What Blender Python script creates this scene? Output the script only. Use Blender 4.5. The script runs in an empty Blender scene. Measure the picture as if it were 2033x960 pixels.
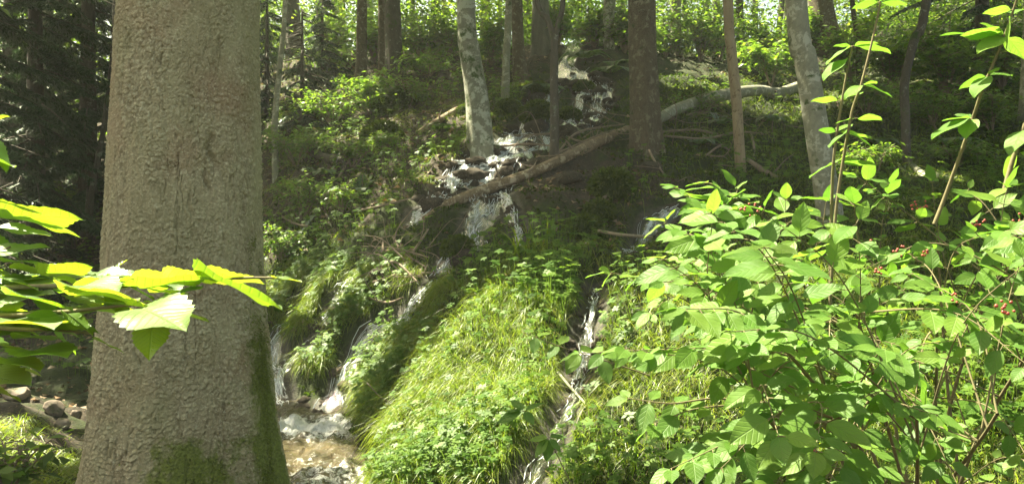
import bpy, math
import numpy as np
from mathutils import Vector

rng = np.random.default_rng(11)
R = math.radians
sc = bpy.context.scene
COL = sc.collection
HAZE = .0018
F = 1595.0; CX, CY = 1016.5, 480.0

# ------------------------------------------------------------------ camera, sky, sun, exposure
cam_d = bpy.data.cameras.new('camera')
cam = bpy.data.objects.new('camera', cam_d); COL.objects.link(cam)
cam.location = (0, 0, 0); cam.rotation_euler = (R(90), 0, 0)
cam_d.sensor_width = 36.0; cam_d.lens = 36.0 * F / 2033.0
cam_d.clip_start = 0.05; cam_d.clip_end = 2000
sc.camera = cam

SUN = np.array([-0.44, 0.28, 0.85]); SUN /= np.linalg.norm(SUN)
elev = math.asin(SUN[2]); az = math.atan2(SUN[0], SUN[1])
w = bpy.data.worlds.new('World'); sc.world = w; w.use_nodes = True
nt = w.node_tree
sky = nt.nodes.new('ShaderNodeTexSky'); sky.sky_type = 'NISHITA'; sky.sun_disc = False
sky.sun_elevation = elev; sky.sun_rotation = az
bg = nt.nodes['Background']; bg.inputs['Strength'].default_value = 0.085
sky.dust_density = 4.0; sky.air_density = .8
wm = nt.nodes.new('ShaderNodeMix'); wm.data_type = 'RGBA'; wm.blend_type = 'MULTIPLY'; wm.inputs[0].default_value = 1
wm.inputs[7].default_value = (1.0, .90, .64, 1)      # thin summer haze: a warmer sky
nt.links.new(sky.outputs[0], wm.inputs[6]); nt.links.new(wm.outputs[2], bg.inputs['Color'])
sl = bpy.data.lights.new('sun', 'SUN'); sl.energy = 5.0; sl.angle = R(0.55); sl.color = (1.0, 0.93, 0.68)
so = bpy.data.objects.new('sun', sl); COL.objects.link(so)
so.rotation_euler = Vector(tuple(SUN)).to_track_quat('Z', 'Y').to_euler()
vs = sc.view_settings
vs.view_transform = 'Standard'; vs.look = 'None'; vs.exposure = 2.5; vs.gamma = 1
vs.use_curve_mapping = False
cy = sc.cycles
cy.max_bounces = 6; cy.diffuse_bounces = 4; cy.glossy_bounces = 2; cy.transmission_bounces = 4
cy.transparent_max_bounces = 8; cy.volume_bounces = 0
cy.use_denoising = True; cy.caustics_reflective = False; cy.caustics_refractive = False
cy.sample_clamp_indirect = 6

# ------------------------------------------------------------------ noise
def _h(ix, iy, iz, seed=0):
    n = (ix.astype(np.int64) * 374761393 + iy.astype(np.int64) * 668265263 + iz.astype(np.int64) * 2147483647 + seed * 974634777) & 0xffffffff
    n = ((n ^ (n >> 13)) * 1274126177) & 0xffffffff
    n = ((n ^ (n >> 16)) * 2246822519) & 0xffffffff
    return ((n ^ (n >> 15)) & 0xffffff) / float(0xffffff)
def vnoise(x, y, z=None, seed=0):
    x = np.asarray(x, float); y = np.asarray(y, float)
    z = np.zeros_like(x) if z is None else np.asarray(z, float)
    ix, iy, iz = np.floor(x), np.floor(y), np.floor(z)
    fx, fy, fz = x - ix, y - iy, z - iz
    fx = fx * fx * (3 - 2 * fx); fy = fy * fy * (3 - 2 * fy); fz = fz * fz * (3 - 2 * fz)
    r = 0
    for a in (0, 1):
        for b in (0, 1):
            for c in (0, 1):
                r = r + _h(ix + a, iy + b, iz + c, seed) * (fx if a else 1 - fx) * (fy if b else 1 - fy) * (fz if c else 1 - fz)
    return r * 2 - 1
def fbm(x, y, z=None, o=4, seed=0):
    r = 0; a = 1; t = 0
    for k in range(o):
        s = 2.03 ** k
        r = r + a * vnoise(np.asarray(x) * s + 17.3 * k, np.asarray(y) * s, None if z is None else np.asarray(z) * s, seed + k); t += a; a *= .5
    return r / t
def sstep(a, b, x):
    t = np.clip((x - a) / (b - a), 0, 1); return t * t * (3 - 2 * t)

# ------------------------------------------------------------------ terrain
def P3(px, py, Y): return np.array([(px - CX) / F * Y, Y, (CY - py) / F * Y])
ctrl = [(560, 960, 5.9), (680, 960, 5.6), (560, 880, 7.0), (680, 870, 7.1), (620, 835, 7.8),
 (745, 945, 5.6), (900, 958, 5.1), (1020, 955, 4.9), (1090, 958, 4.8), (760, 850, 6.7), (860, 800, 6.4), (960, 800, 5.9), (1060, 800, 5.7), (880, 690, 7.2), (960, 640, 7.0), (1060, 640, 6.7),
 (1150, 760, 6.2), (1165, 650, 6.9), (1180, 570, 7.6), (1240, 900, 5.0), (1300, 700, 5.7), (1250, 580, 6.8), (1400, 560, 6.9), (1500, 620, 6.4), (1500, 900, 4.7),
 (1700, 900, 4.4), (1700, 700, 5.3), (1950, 900, 4.3), (1950, 700, 5.3), (1800, 560, 6.8), (2000, 560, 6.8),
 (700, 700, 8.3), (660, 790, 8.0), (560, 700, 9.0), (540, 780, 8.3), (560, 500, 10.6), (740, 640, 8.5), (800, 560, 8.6), (700, 520, 9.7), (850, 480, 9.2), (950, 480, 9.0), (1000, 540, 8.1), (1080, 500, 8.2),
 (960, 410, 9.9), (860, 400, 10.2), (1050, 430, 9.3), (1150, 480, 8.9), (1150, 400, 9.8), (1300, 470, 9.0), (1400, 440, 9.2), (1550, 430, 9.3), (1700, 430, 9.0), (1900, 420, 9.0),
 (560, 400, 12.2), (650, 400, 12.0), (760, 400, 11.4), (600, 300, 14), (740, 300, 13.2), (850, 300, 12.4), (950, 290, 12.0), (1005, 300, 11.9), (985, 345, 11.2),
 (1100, 325, 11.2), (1100, 250, 13.0), (1190, 300, 11.8), (1283, 290, 12.0), (1380, 320, 11.4), (1470, 325, 11.2), (1560, 330, 11.2), (1700, 330, 11.4), (1800, 330, 11.6), (1980, 330, 11.4),
 (600, 200, 17), (716, 165, 18.5), (850, 180, 17), (600, 115, 21), (700, 125, 20.6), (850, 115, 20.4), (1003, 195, 15.2), (1033, 150, 17), (1078, 100, 19), (1140, 85, 19), (1130, 150, 16.3), (1190, 180, 15.0), (1210, 95, 18.5),
 (1300, 180, 15), (1343, 112, 18.6), (1400, 130, 18), (1450, 200, 15.6), (1550, 180, 17), (1700, 200, 16), (1850, 200, 16), (1980, 180, 17), (1550, 110, 24), (1700, 90, 26), (1900, 60, 26),
 (100, 870, 6.6), (30, 800, 7.2), (140, 800, 7.8), (100, 720, 9.8), (200, 900, 6.8), (300, 780, 8.4), (450, 720, 9.2), (60, 650, 12), (200, 600, 13), (60, 500, 16), (250, 480, 14.5), (60, 380, 20), (250, 330, 19), (400, 450, 13.5), (400, 300, 17), (60, 220, 28), (400, 180, 23)]
cp = np.array([P3(*c) for c in ctrl])
extra = [(-9, 0, -1.6), (-4, 0, -1.6), (0, 0, -1.62), (4, 0, -1.6), (9, 0, -1.4), (0, -8, -1.5), (-8, -8, -1.4), (8, -8, -1.2), (-1.9, 4.4, -1.55), (-2.4, 3.4, -1.6), (-1.0, 3.2, -1.62), (0, 3, -1.66), (1.5, 3, -1.6), (-.3, 4.2, -1.72), (-1.2, 4.4, -1.7), (3, 3, -1.5),
 (-6, 4, -1.6), (-9, 8, -1.3), (-12, 14, 0.0), (-18, 24, 3.5), (9, 6, 0.2), (9, 3, -.9), (14, 12, 3.2), (16, 20, 6.0), (-12, 34, 6.2), (0, 26, 5.6), (0, 34, 5.7), (10, 34, 8.5), (22, 34, 11), (-30, 34, 8), (0, 60, 6), (30, 60, 11), (-30, 60, 8), (-60, 20, 5), (60, 20, 9), (-60, -20, 2), (60, -20, 3), (0, -40, -1), (0, 120, 6), (80, 120, 9), (-80, 120, 7)]
cp = np.vstack([cp, np.array(extra, float)])
def phi(r2): return np.sqrt(r2 + .6)
n = len(cp)
d2 = ((cp[:, None, :2] - cp[None, :, :2]) ** 2).sum(-1)
A = np.zeros((n + 3, n + 3)); A[:n, :n] = phi(d2) - np.eye(n) * .03
A[:n, n] = 1; A[:n, n + 1:] = cp[:, :2]; A[n:, :n] = A[:n, n:].T
sol = np.linalg.solve(A, np.concatenate([cp[:, 2], np.zeros(3)]))
def Hbase(X, Y):
    sh = np.shape(X); X = np.ravel(X).astype(float); Y = np.ravel(Y).astype(float)
    out = sol[n] + sol[n + 1] * X + sol[n + 2] * Y
    for k in range(n):
        out += sol[k] * phi((X - cp[k, 0]) ** 2 + (Y - cp[k, 1]) ** 2)
    return out.reshape(sh)
GX0, GX1, GY0, GY1, GS = -16., 16., 2.0, 34., .05
gx = np.arange(GX0, GX1, GS); gy = np.arange(GY0, GY1, GS)
GXX, GYY = np.meshgrid(gx, gy)
POOLZ = -1.72
def detail(X, Y, Z):
    far = sstep(3.2, 6.5, Y)
    Z = Z + fbm(X * .55, Y * .55, o=3, seed=3) * .22 * sstep(7, 10, Y)
    # stepped tufa in the middle of the slope
    m = sstep(6.8, 8.2, Y) * (1 - sstep(17, 20, Y)) * sstep(-5.5, -3.5, X) * (1 - sstep(5.5, 7.5, X))
    h = .42
    q = (Z + fbm(X * .9, Y * .9, o=3, seed=9) * .35) / h
    f = q - np.floor(q)
    Z = Z + m * .62 * h * (sstep(.30, .85, f) - f)
    # lumps, tussocks
    Z = Z + fbm(X * 2.6, Y * 2.6, o=4, seed=21) * .13 * far
    Z = Z + np.abs(fbm(X * 6, Y * 3.5, o=3, seed=31)) * .10 * far
    return Z
H0 = detail(GXX, GYY, Hbase(GXX, GYY))
def look(Hr, X, Y):
    fx = np.clip((np.asarray(X, float) - GX0) / GS, 0, len(gx) - 1.001); fy = np.clip((np.asarray(Y, float) - GY0) / GS, 0, len(gy) - 1.001)
    i = fx.astype(int); j = fy.astype(int); a = fx - i; b = fy - j
    return (Hr[j, i] * (1 - a) + Hr[j, i + 1] * a) * (1 - b) + (Hr[j + 1, i] * (1 - a) + Hr[j + 1, i + 1] * a) * b
Hcur = H0
def place(px, py, y0=3.0, y1=33.0, off=0.0):
    T = np.arange(y0, y1, .03)
    X = (px - CX) / F * T; Z = (CY - py) / F * T
    hit = np.nonzero(Z <= look(Hcur, X, T) + off)[0]
    k = hit[0] if len(hit) else len(T) - 1
    t = T[k]
    return np.array([(px - CX) / F * t, t, (CY - py) / F * t])

streams = {
 'top':   [(1155, 74, 16), (1135, 95, 30), (1118, 118, 40), (1145, 140, 80), (1150, 158, 95)],
 'fan':   [(1150, 150, 60), (1165, 175, 40), (1150, 200, 26), (1140, 225, 24), (1120, 250, 30)],
 'fanleft': [(1125, 150, 40), (1090, 165, 30), (1060, 190, 24), (1050, 225, 26), (1020, 260, 30)],
 'ledge': [(1020, 288, 60), (1000, 305, 110), (970, 325, 130), (930, 340, 120), (905, 362, 90)],
 'topleft': [(1112, 150, 50), (1100, 180, 22), (1080, 205, 26), (1078, 230, 44), (1045, 262, 56), (1012, 292, 70), (990, 330, 84), (975, 365, 70), (965, 405, 60), (940, 445, 50), (918, 480, 80)],
 'topright': [(1195, 150, 46), (1200, 180, 30), (1190, 215, 56), (1160, 245, 40), (1110, 275, 30), (1040, 300, 30)],
 'veil':  [(950, 335, 40), (905, 345, 60), (880, 372, 70), (860, 400, 40), (818, 420, 30)],
 'mid':   [(985, 375, 30), (1012, 400, 24), (1030, 440, 20), (1030, 480, 26)],
 'lower': [(915, 480, 50), (880, 525, 26), (840, 575, 22), (815, 603, 30), (745, 640, 34), (705, 690, 44), (680, 735, 54), (655, 780, 62), (640, 836, 90)],
 'leftmid': [(745, 510, 20), (700, 545, 20), (670, 580, 24), (640, 625, 30)],
 'left':  [(600, 590, 16), (560, 645, 26), (536, 690, 40), (548, 735, 44), (555, 790, 46), (566, 832, 70)],
 'lefttwo': [(625, 672, 14), (580, 700, 26), (552, 735, 30)],
 'right': [(1182, 560, 18), (1175, 610, 18), (1162, 655, 36), (1152, 715, 38), (1140, 775, 30), (1105, 835, 24), (1072, 895, 28), (1040, 960, 40)],
 'midright': [(1345, 400, 26), (1310, 425, 24), (1280, 445, 24), (1240, 490, 16)],
}
def resample(pts, step):
    pts = np.asarray(pts, float); s = np.concatenate([[0], np.cumsum(np.linalg.norm(np.diff(pts[:, :2], axis=0), axis=1))])
    m = max(4, int(s[-1] / step)); t = np.linspace(0, s[-1], m)
    return np.stack([np.interp(t, s, pts[:, k]) for k in range(pts.shape[1])], 1)
SW = {}
carve = np.zeros_like(H0)
for k, pl in streams.items():
    w3 = []
    for (px, py, wd) in pl:
        p = place(px, py); w3.append((p[0], p[1], wd / F * p[1]))
    q = resample(w3, .06)
    # smooth and wiggle
    for _ in range(3): q[1:-1] = (q[:-2] + 2 * q[1:-1] + q[2:]) / 4
    SW[k] = q
    for x, y, wd in q:
        r = wd * .5 + .08
        i0, i1 = int((x - r * 1.6 - GX0) / GS), int((x + r * 1.6 - GX0) / GS) + 1
        j0, j1 = int((y - r * 1.6 - GY0) / GS), int((y + r * 1.6 - GY0) / GS) + 1
        i0, j0 = max(i0, 0), max(j0, 0)
        dd = np.hypot(GXX[j0:j1, i0:i1] - x, GYY[j0:j1, i0:i1] - y)
        c = .12 * (1 - sstep(.6 * r, 1.5 * r, dd))
        carve[j0:j1, i0:i1] = np.maximum(carve[j0:j1, i0:i1], c)
H1 = H0 - carve
# the basin of the pool
def _inpoly(px, py, poly):
    r = np.zeros(px.shape, bool)
    for i in range(len(poly)):
        x1, y1 = poly[i]; x2, y2 = poly[(i + 1) % len(poly)]
        r ^= ((y1 > py) != (y2 > py)) & (px < (x2 - x1) * (py - y1) / ((y2 - y1) + 1e-9) + x1)
    return r
bx_ = CX + F * GXX / GYY; by_ = CY - F * POOLZ / GYY
pm = _inpoly(bx_, by_, [(440, 838), (560, 826), (655, 832), (692, 850), (735, 905), (735, 1100), (300, 1100), (300, 900)]).astype(float)
for _ in range(3):
    pm = (pm + np.roll(pm, 1, 0) + np.roll(pm, -1, 0) + np.roll(pm, 1, 1) + np.roll(pm, -1, 1)) / 5
pm = pm * (GYY > 4.6)
H2 = H1 * (1 - pm) + np.minimum(H1, POOLZ - .14) * pm
basin = H1 - H2
H1 = H2
Hcur = H1
def ground_normal(X, Y):
    e = .12
    nx = -(look(H1, X + e, Y) - look(H1, X - e, Y)) / (2 * e); ny = -(look(H1, X, Y + e) - look(H1, X, Y - e)) / (2 * e)
    v = np.stack([nx, ny, np.ones_like(nx)], -1); return v / np.linalg.norm(v, axis=-1, keepdims=True)

# ------------------------------------------------------------------ mesh helpers
def tag(o, label=None, cat=None, group=None, kind=None):
    if label: o['label'] = label
    if cat: o['category'] = cat
    if group: o['group'] = group
    if kind: o['kind'] = kind
    return o
def empty(name, loc, label=None, cat=None, group=None):
    o = bpy.data.objects.new(name, None); COL.objects.link(o); o.location = tuple(float(v) for v in loc)
    o.empty_display_size = .1
    return tag(o, label, cat, group)
def make(name, V, Fc, mat, parent=None, uv=None, var=None, smooth=True, attrs=None):
    """V (n,3); Fc (m,k) with k = 3 or 4, or a list of such arrays"""
    V = np.asarray(V, np.float32)
    if parent is not None: V = V - np.array(parent.location, np.float32)
    Fl = Fc if isinstance(Fc, list) else [Fc]
    Fl = [np.asarray(f, np.int32) for f in Fl if len(f)]
    me = bpy.data.meshes.new(name)
    me.vertices.add(len(V)); me.vertices.foreach_set('co', V.ravel())
    tot = np.concatenate([np.full(len(f), f.shape[1], np.int32) for f in Fl]); idx = np.concatenate([f.ravel() for f in Fl])
    me.loops.add(len(idx)); me.loops.foreach_set('vertex_index', idx)
    me.polygons.add(len(tot)); st = np.concatenate([[0], np.cumsum(tot)[:-1]]).astype(np.int32)
    me.polygons.foreach_set('loop_start', st); me.polygons.foreach_set('loop_total', tot)
    if smooth: me.polygons.foreach_set('use_smooth', np.ones(len(tot), bool))
    if uv is not None:
        l = me.uv_layers.new(name='UVMap'); l.data.foreach_set('uv', np.asarray(uv, np.float32)[idx].ravel())
    if var is not None:
        a = me.attributes.new('var', 'FLOAT', 'POINT'); a.data.foreach_set('value', np.asarray(var, np.float32))
    for k, v in (attrs or {}).items():
        a = me.attributes.new(k, 'FLOAT', 'POINT'); a.data.foreach_set('value', np.asarray(v, np.float32))
    me.update(); me.validate()
    me.materials.append(mat)
    o = bpy.data.objects.new(name, me); COL.objects.link(o)
    if parent is not None: o.parent = parent
    return o
def nrm(v): v = np.asarray(v, float); return v / np.maximum(np.linalg.norm(v, axis=-1, keepdims=True), 1e-9)
def frames(d, up):
    d = nrm(d); s = nrm(np.cross(d, up)); n_ = np.cross(s, d)
    return np.stack([s, d, n_], -1)          # columns: side, dir, normal
def inst(tv, tf, pos, Rm, scale):
    N = len(pos); scale = np.asarray(scale, float)
    if scale.ndim == 1: scale = scale[:, None, None]
    else: scale = scale[:, None, :]
    V = np.einsum('nij,nkj->nki', Rm, tv[None] * scale) + pos[:, None, :]
    Fc = tf[None] + (np.arange(N) * len(tv))[:, None, None]
    return V.reshape(-1, 3), Fc.reshape(-1, tf.shape[1])
KITE = (np.array([[0, 0, 0], [.26, .45, .05], [0, 1, -.10], [-.26, .45, .05]]), np.array([[0, 1, 2, 3]]))
KUV = np.array([[.5, 0], [1, .45], [.5, 1], [0, .45]])
NEED = (np.array([[0, 0, 0], [.07, .3, .02], [0, 1, -.12], [-.07, .3, .02]]), np.array([[0, 1, 2, 3]]))
def leaf_template(na=4, nl=9, wid=.30, serr=0, fold=.22, droop=.22, tipp=.0, peak=.42):
    us = np.linspace(-1, 1, na + 1); vs_ = np.linspace(0, 1, nl + 1); V = []; UV = []
    for j, v in enumerate(vs_):
        a = v ** (math.log(.5) / math.log(peak))
        wv = wid * max(0, math.sin(math.pi * a)) ** .8 * (1 - .25 * v)
        if serr and j % 2: wv *= 1 + serr
        for u in us:
            x = u * wv
            V.append([x, v - abs(u) * .04 * (1 if serr else 0), fold * abs(x) - droop * v * v + .03 * math.sin(9 * v) * abs(u)]); UV.append([u * .5 * wv / wid + .5, v])
    Fq = [[j * (na + 1) + i, j * (na + 1) + i + 1, (j + 1) * (na + 1) + i + 1, (j + 1) * (na + 1) + i] for j in range(nl) for i in range(na)]
    return np.array(V), np.array(Fq), np.array(UV)
def leaves(name, pos, d, up, size, mat, parent=None, tpl=KITE, uv=KUV, var=None):
    pos = np.asarray(pos, float); N = len(pos)
    V, Fc = inst(tpl[0], tpl[1], pos, frames(d, up), size)
    if var is None: var = rng.random(N)
    return make(name, V, Fc, mat, parent, uv=None if uv is None else np.tile(uv, (N, 1)), var=np.repeat(var, len(tpl[0])), smooth=True)
class Acc:
    def __init__(s): s.V = []; s.F = []; s.n = 0; s.U = []; s.A = []
    def add(s, V, Fc, uv=None, var=None):
        if len(V) == 0: return
        s.V.append(V); s.F.append(np.asarray(Fc) + s.n); s.n += len(V)
        s.U.append(np.zeros((len(V), 2)) if uv is None else uv)
        s.A.append(np.zeros(len(V)) if var is None else np.broadcast_to(var, (len(V),)))
    def build(s, name, mat, parent=None, smooth=True):
        q = [f for f in s.F if f.shape[1] == 4]; t = [f for f in s.F if f.shape[1] == 3]
        Fl = ([np.vstack(q)] if q else []) + ([np.vstack(t)] if t else [])
        return make(name, np.vstack(s.V), Fl, mat, parent, uv=np.vstack(s.U), var=np.concatenate(s.A), smooth=smooth)
def tube(pts, rad, seg=10, rough=0.0, seed=0, cap=True, flare=0, lobes=5):
    pts = np.asarray(pts, float); rad = np.asarray(rad, float); m = len(pts)
    t = nrm(np.gradient(pts, axis=0))
    ref = np.array([0, 0, 1.]) if abs(t[0][2]) < .7 else np.array([0., 1, 0])
    a = np.zeros_like(t); a[0] = nrm(np.cross(t[0], ref))
    for i in range(1, m):
        v = a[i - 1] - t[i] * np.dot(a[i - 1], t[i]); a[i] = nrm(v)
    b = np.cross(t, a)
    th = np.linspace(0, 2 * math.pi, seg, endpoint=False)
    s = np.concatenate([[0], np.cumsum(np.linalg.norm(np.diff(pts, axis=0), axis=1))])
    rr = np.repeat(rad[:, None], seg, 1)
    if rough:
        cxx = np.cos(th)[None] * 1.5 + seed; cyy = np.sin(th)[None] * 1.5
        rr = rr * (1 + rough * fbm(np.repeat(cxx, m, 0), np.repeat(cyy, m, 0), np.repeat((s / max(rad.mean() * 5, .02))[:, None], seg, 1), o=3, seed=seed))
    if flare:
        g = np.exp(-(s / (rad[0] * 3.2)))[:, None]
        rr = rr * (1 + flare * g * (.7 + .6 * np.cos(th * lobes + seed)[None]))
    V = pts[:, None, :] + rr[..., None] * (np.cos(th)[None, :, None] * a[:, None, :] + np.sin(th)[None, :, None] * b[:, None, :])
    V = V.reshape(-1, 3)
    i = np.arange(m - 1)[:, None] * seg; j = np.arange(seg)[None]; j2 = (j + 1) % seg
    Fq = np.stack([i + j, i + j2, i + seg + j2, i + seg + j], -1).reshape(-1, 4)
    if cap:
        c0 = len(V); V = np.vstack([V, pts[:1], pts[-1:]])
        T = np.vstack([np.stack([np.full(seg, c0), (np.arange(seg) + 1) % seg, np.arange(seg)], 1), np.stack([np.full(seg, c0 + 1), (m - 1) * seg + np.arange(seg), (m - 1) * seg + (np.arange(seg) + 1) % seg], 1)])
        return V, Fq, T
    return V, Fq, np.zeros((0, 3), int)
def spline(pts, k=8):
    pts = np.asarray(pts, float)
    if len(pts) < 3: return np.array([pts[0] + (pts[-1] - pts[0]) * t for t in np.linspace(0, 1, k + 1)])
    Pp = np.vstack([2 * pts[0] - pts[1], pts, 2 * pts[-1] - pts[-2]]); out = []
    for i in range(1, len(Pp) - 2):
        for t in np.linspace(0, 1, k, endpoint=False):
            p0, p1, p2, p3 = Pp[i - 1:i + 3]
            out.append(.5 * (2 * p1 + (p2 - p0) * t + (2 * p0 - 5 * p1 + 4 * p2 - p3) * t * t + (3 * p1 - p0 - 3 * p2 + p3) * t ** 3))
    out.append(pts[-1]); return np.array(out)
def tube_obj(name, pts, rad, mat, parent=None, k=8, **kw):
    q = spline(pts, k); r = np.interp(np.linspace(0, 1, len(q)), np.linspace(0, 1, len(rad)), rad)
    V, Fq, T = tube(q, r, **kw)
    return make(name, V, [Fq, T], mat, parent)
def acc_tube(acc, pts, rad, k=6, seg=6, var=0., **kw):
    q = spline(pts, k) if k else np.asarray(pts, float); r = np.interp(np.linspace(0, 1, len(q)), np.linspace(0, 1, len(rad)), rad)
    V, Fq, T = tube(q, r, seg=seg, cap=False, **kw)
    acc.add(V, Fq, var=var)

# ------------------------------------------------------------------ materials
def mat_new(name):
    m = bpy.data.materials.new(name); m.use_nodes = True; t = m.node_tree
    for nn in list(t.nodes):
        if nn.type != 'OUTPUT_MATERIAL': t.nodes.remove(nn)
    return m, t, [x for x in t.nodes if x.type == 'OUTPUT_MATERIAL'][0]
def N(t, kind, **kw):
    nd = t.nodes.new('ShaderNode' + kind)
    for k, v in kw.items():
        if k in nd.inputs: nd.inputs[k].default_value = v
        else: setattr(nd, k, v)
    return nd
def L(t, a, b): t.links.new(a, b)
def ramp(t, fac, stops):
    r = N(t, 'ValToRGB'); L(t, fac, r.inputs[0]); e = r.color_ramp.elements
    while len(e) < len(stops): e.new(.5)
    for x, (p, c) in zip(e, stops): x.position = p; x.color = (*c, 1)
    return r.outputs[0]
def noise(t, scale, detail=4, rough=.55, vec=None, dist=0):
    nd = N(t, 'TexNoise'); nd.inputs['Scale'].default_value = scale; nd.inputs['Detail'].default_value = detail
    nd.inputs['Roughness'].default_value = rough; nd.inputs['Distortion'].default_value = dist
    if vec is not None: L(t, vec, nd.inputs['Vector'])
    return nd.outputs['Fac']
def mapping(t, src, scale):
    m = N(t, 'Mapping'); m.inputs['Scale'].default_value = scale; L(t, src, m.inputs['Vector']); return m.outputs[0]
def mixc(t, fac, a, b, mode='MIX'):
    m = N(t, 'Mix', data_type='RGBA', blend_type=mode)
    if isinstance(fac, (int, float)): m.inputs[0].default_value = fac
    else: L(t, fac, m.inputs[0])
    for v, s in ((a, m.inputs[6]), (b, m.inputs[7])):
        if isinstance(v, tuple): s.default_value = (*v, 1)
        else: L(t, v, s)
    return m.outputs[2]
def math_(t, op, a, b=0.0, clamp=False):
    m = N(t, 'Math', operation=op, use_clamp=clamp)
    for v, s in ((a, m.inputs[0]), (b, m.inputs[1])):
        if isinstance(v, (int, float)): s.default_value = v
        else: L(t, v, s)
    return m.outputs[0]
def bump(t, h, strength=.5, dist=.01, nrm_=None):
    b = N(t, 'Bump'); b.inputs['Strength'].default_value = strength; b.inputs['Distance'].default_value = dist
    L(t, h, b.inputs['Height'])
    if nrm_ is not None: L(t, nrm_, b.inputs['Normal'])
    return b.outputs[0]

def leaf_mat(name, cols, trans, tfac=.42, veins=False, gloss=.06, rough=.45):
    m, t, out = mat_new(name)
    at = N(t, 'Attribute', attribute_name='var')
    geo = N(t, 'NewGeometry')
    k = len(cols)
    c = ramp(t, at.outputs['Fac'], [(i / (k - 1), cc) for i, cc in enumerate(cols)])
    k = len(trans)
    tr = ramp(t, at.outputs['Fac'], [(i / (k - 1), cc) for i, cc in enumerate(trans)])
    nz = None
    dif = N(t, 'BsdfDiffuse'); tl = N(t, 'BsdfTranslucent'); gl = N(t, 'BsdfGlossy'); gl.inputs['Roughness'].default_value = rough
    gl.inputs['Color'].default_value = (.9, .95, .9, 1)
    if veins:
        uv = N(t, 'UVMap'); sx = N(t, 'SeparateXYZ'); L(t, uv.outputs[0], sx.inputs[0])
        ax = math_(t, 'ABSOLUTE', math_(t, 'SUBTRACT', sx.outputs[0], .5))
        ph = math_(t, 'MULTIPLY', math_(t, 'SUBTRACT', sx.outputs[1], math_(t, 'MULTIPLY', ax, .75)), veins * 6.283)
        sn = math_(t, 'SINE', ph)
        line = math_(t, 'POWER', math_(t, 'MULTIPLY', math_(t, 'ADD', sn, 1.0), .5), 9.0)
        mid = math_(t, 'SUBTRACT', 1.0, math_(t, 'MULTIPLY', ax, 30.0), clamp=True)
        v = math_(t, 'MAXIMUM', math_(t, 'MULTIPLY', line, .6), mid)
        no = noise(t, 90, 3)
        hgt = math_(t, 'SUBTRACT', math_(t, 'MULTIPLY', no, .35), v)
        nz = bump(t, hgt, .3, .003)
        c = mixc(t, math_(t, 'MULTIPLY', v, .35), c, (.22, .33, .10))
        blot = noise(t, 22, 3)
        c = mixc(t, math_(t, 'MULTIPLY', math_(t, 'SUBTRACT', blot, .45, clamp=True), 1.2), c, (.10, .16, .02))
        tr = mixc(t, math_(t, 'MULTIPLY', v, .45), tr, (.12, .22, .01))
    L(t, c, dif.inputs[0]); L(t, tr, tl.inputs[0])
    if nz is not None:
        for q in (dif, gl, tl): L(t, nz, q.inputs['Normal'])
    m1 = N(t, 'MixShader'); m1.inputs[0].default_value = tfac; L(t, dif.outputs[0], m1.inputs[1]); L(t, tl.outputs[0], m1.inputs[2])
    lw = N(t, 'LayerWeight'); lw.inputs[0].default_value = .35
    m2 = N(t, 'MixShader'); L(t, math_(t, 'ADD', math_(t, 'MULTIPLY', lw.outputs['Fresnel'], .12 if gloss > .03 else .04), gloss * .5, clamp=True), m2.inputs[0]); L(t, m1.outputs[0], m2.inputs[1]); L(t, gl.outputs[0], m2.inputs[2])
    L(t, m2.outputs[0], out.inputs[0]); return m
def bark_mat(name, c1, c2, spots=None, spot_amt=.5, scale=1., moss=0., vert=3., bumps=.6, dist=.015, moss_c=(.045, .075, .015)):
    m, t, out = mat_new(name); b = N(t, 'BsdfPrincipled'); b.inputs['Roughness'].default_value = .9
    tc = N(t, 'TexCoord'); v = mapping(t, tc.outputs['Object'], (1, 1, 1 / vert))
    n1 = noise(t, 18 * scale, 6, .65, v, .6); n2 = noise(t, 3.0 * scale, 4, .6, tc.outputs['Object'])
    c = ramp(t, n1, [(.3, c1), (.7, c2)])
    c = mixc(t, .4, c, ramp(t, n2, [(.3, c1), (.75, c2)]))
    if spots:
        s = ramp(t, noise(t, 7 * scale, 5, .7, tc.outputs['Object'], .4), [(.62 - spot_amt * .22, (0, 0, 0)), (.68 - spot_amt * .22, (1, 1, 1))])
        c = mixc(t, s, c, spots)
    if moss:
        ms = ramp(t, noise(t, 4.5 * scale, 5, .65, tc.outputs['Object']), [(.66 - moss * .3, (0, 0, 0)), (.74 - moss * .3, (1, 1, 1))])
        c = mixc(t, ms, c, moss_c)
    vo = N(t, 'TexVoronoi', feature='DISTANCE_TO_EDGE'); vo.inputs['Scale'].default_value = 26 * scale
    L(t, mapping(t, tc.outputs['Object'], (1, 1, .5)), vo.inputs['Vector'])
    hh = math_(t, 'ADD', n1, math_(t, 'MINIMUM', math_(t, 'MULTIPLY', vo.outputs[0], 3.0), .5))
    L(t, c, b.inputs['Base Color']); L(t, bump(t, hh, bumps, dist), b.inputs['Normal'])
    L(t, b.outputs[0], out.inputs[0]); return m

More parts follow.
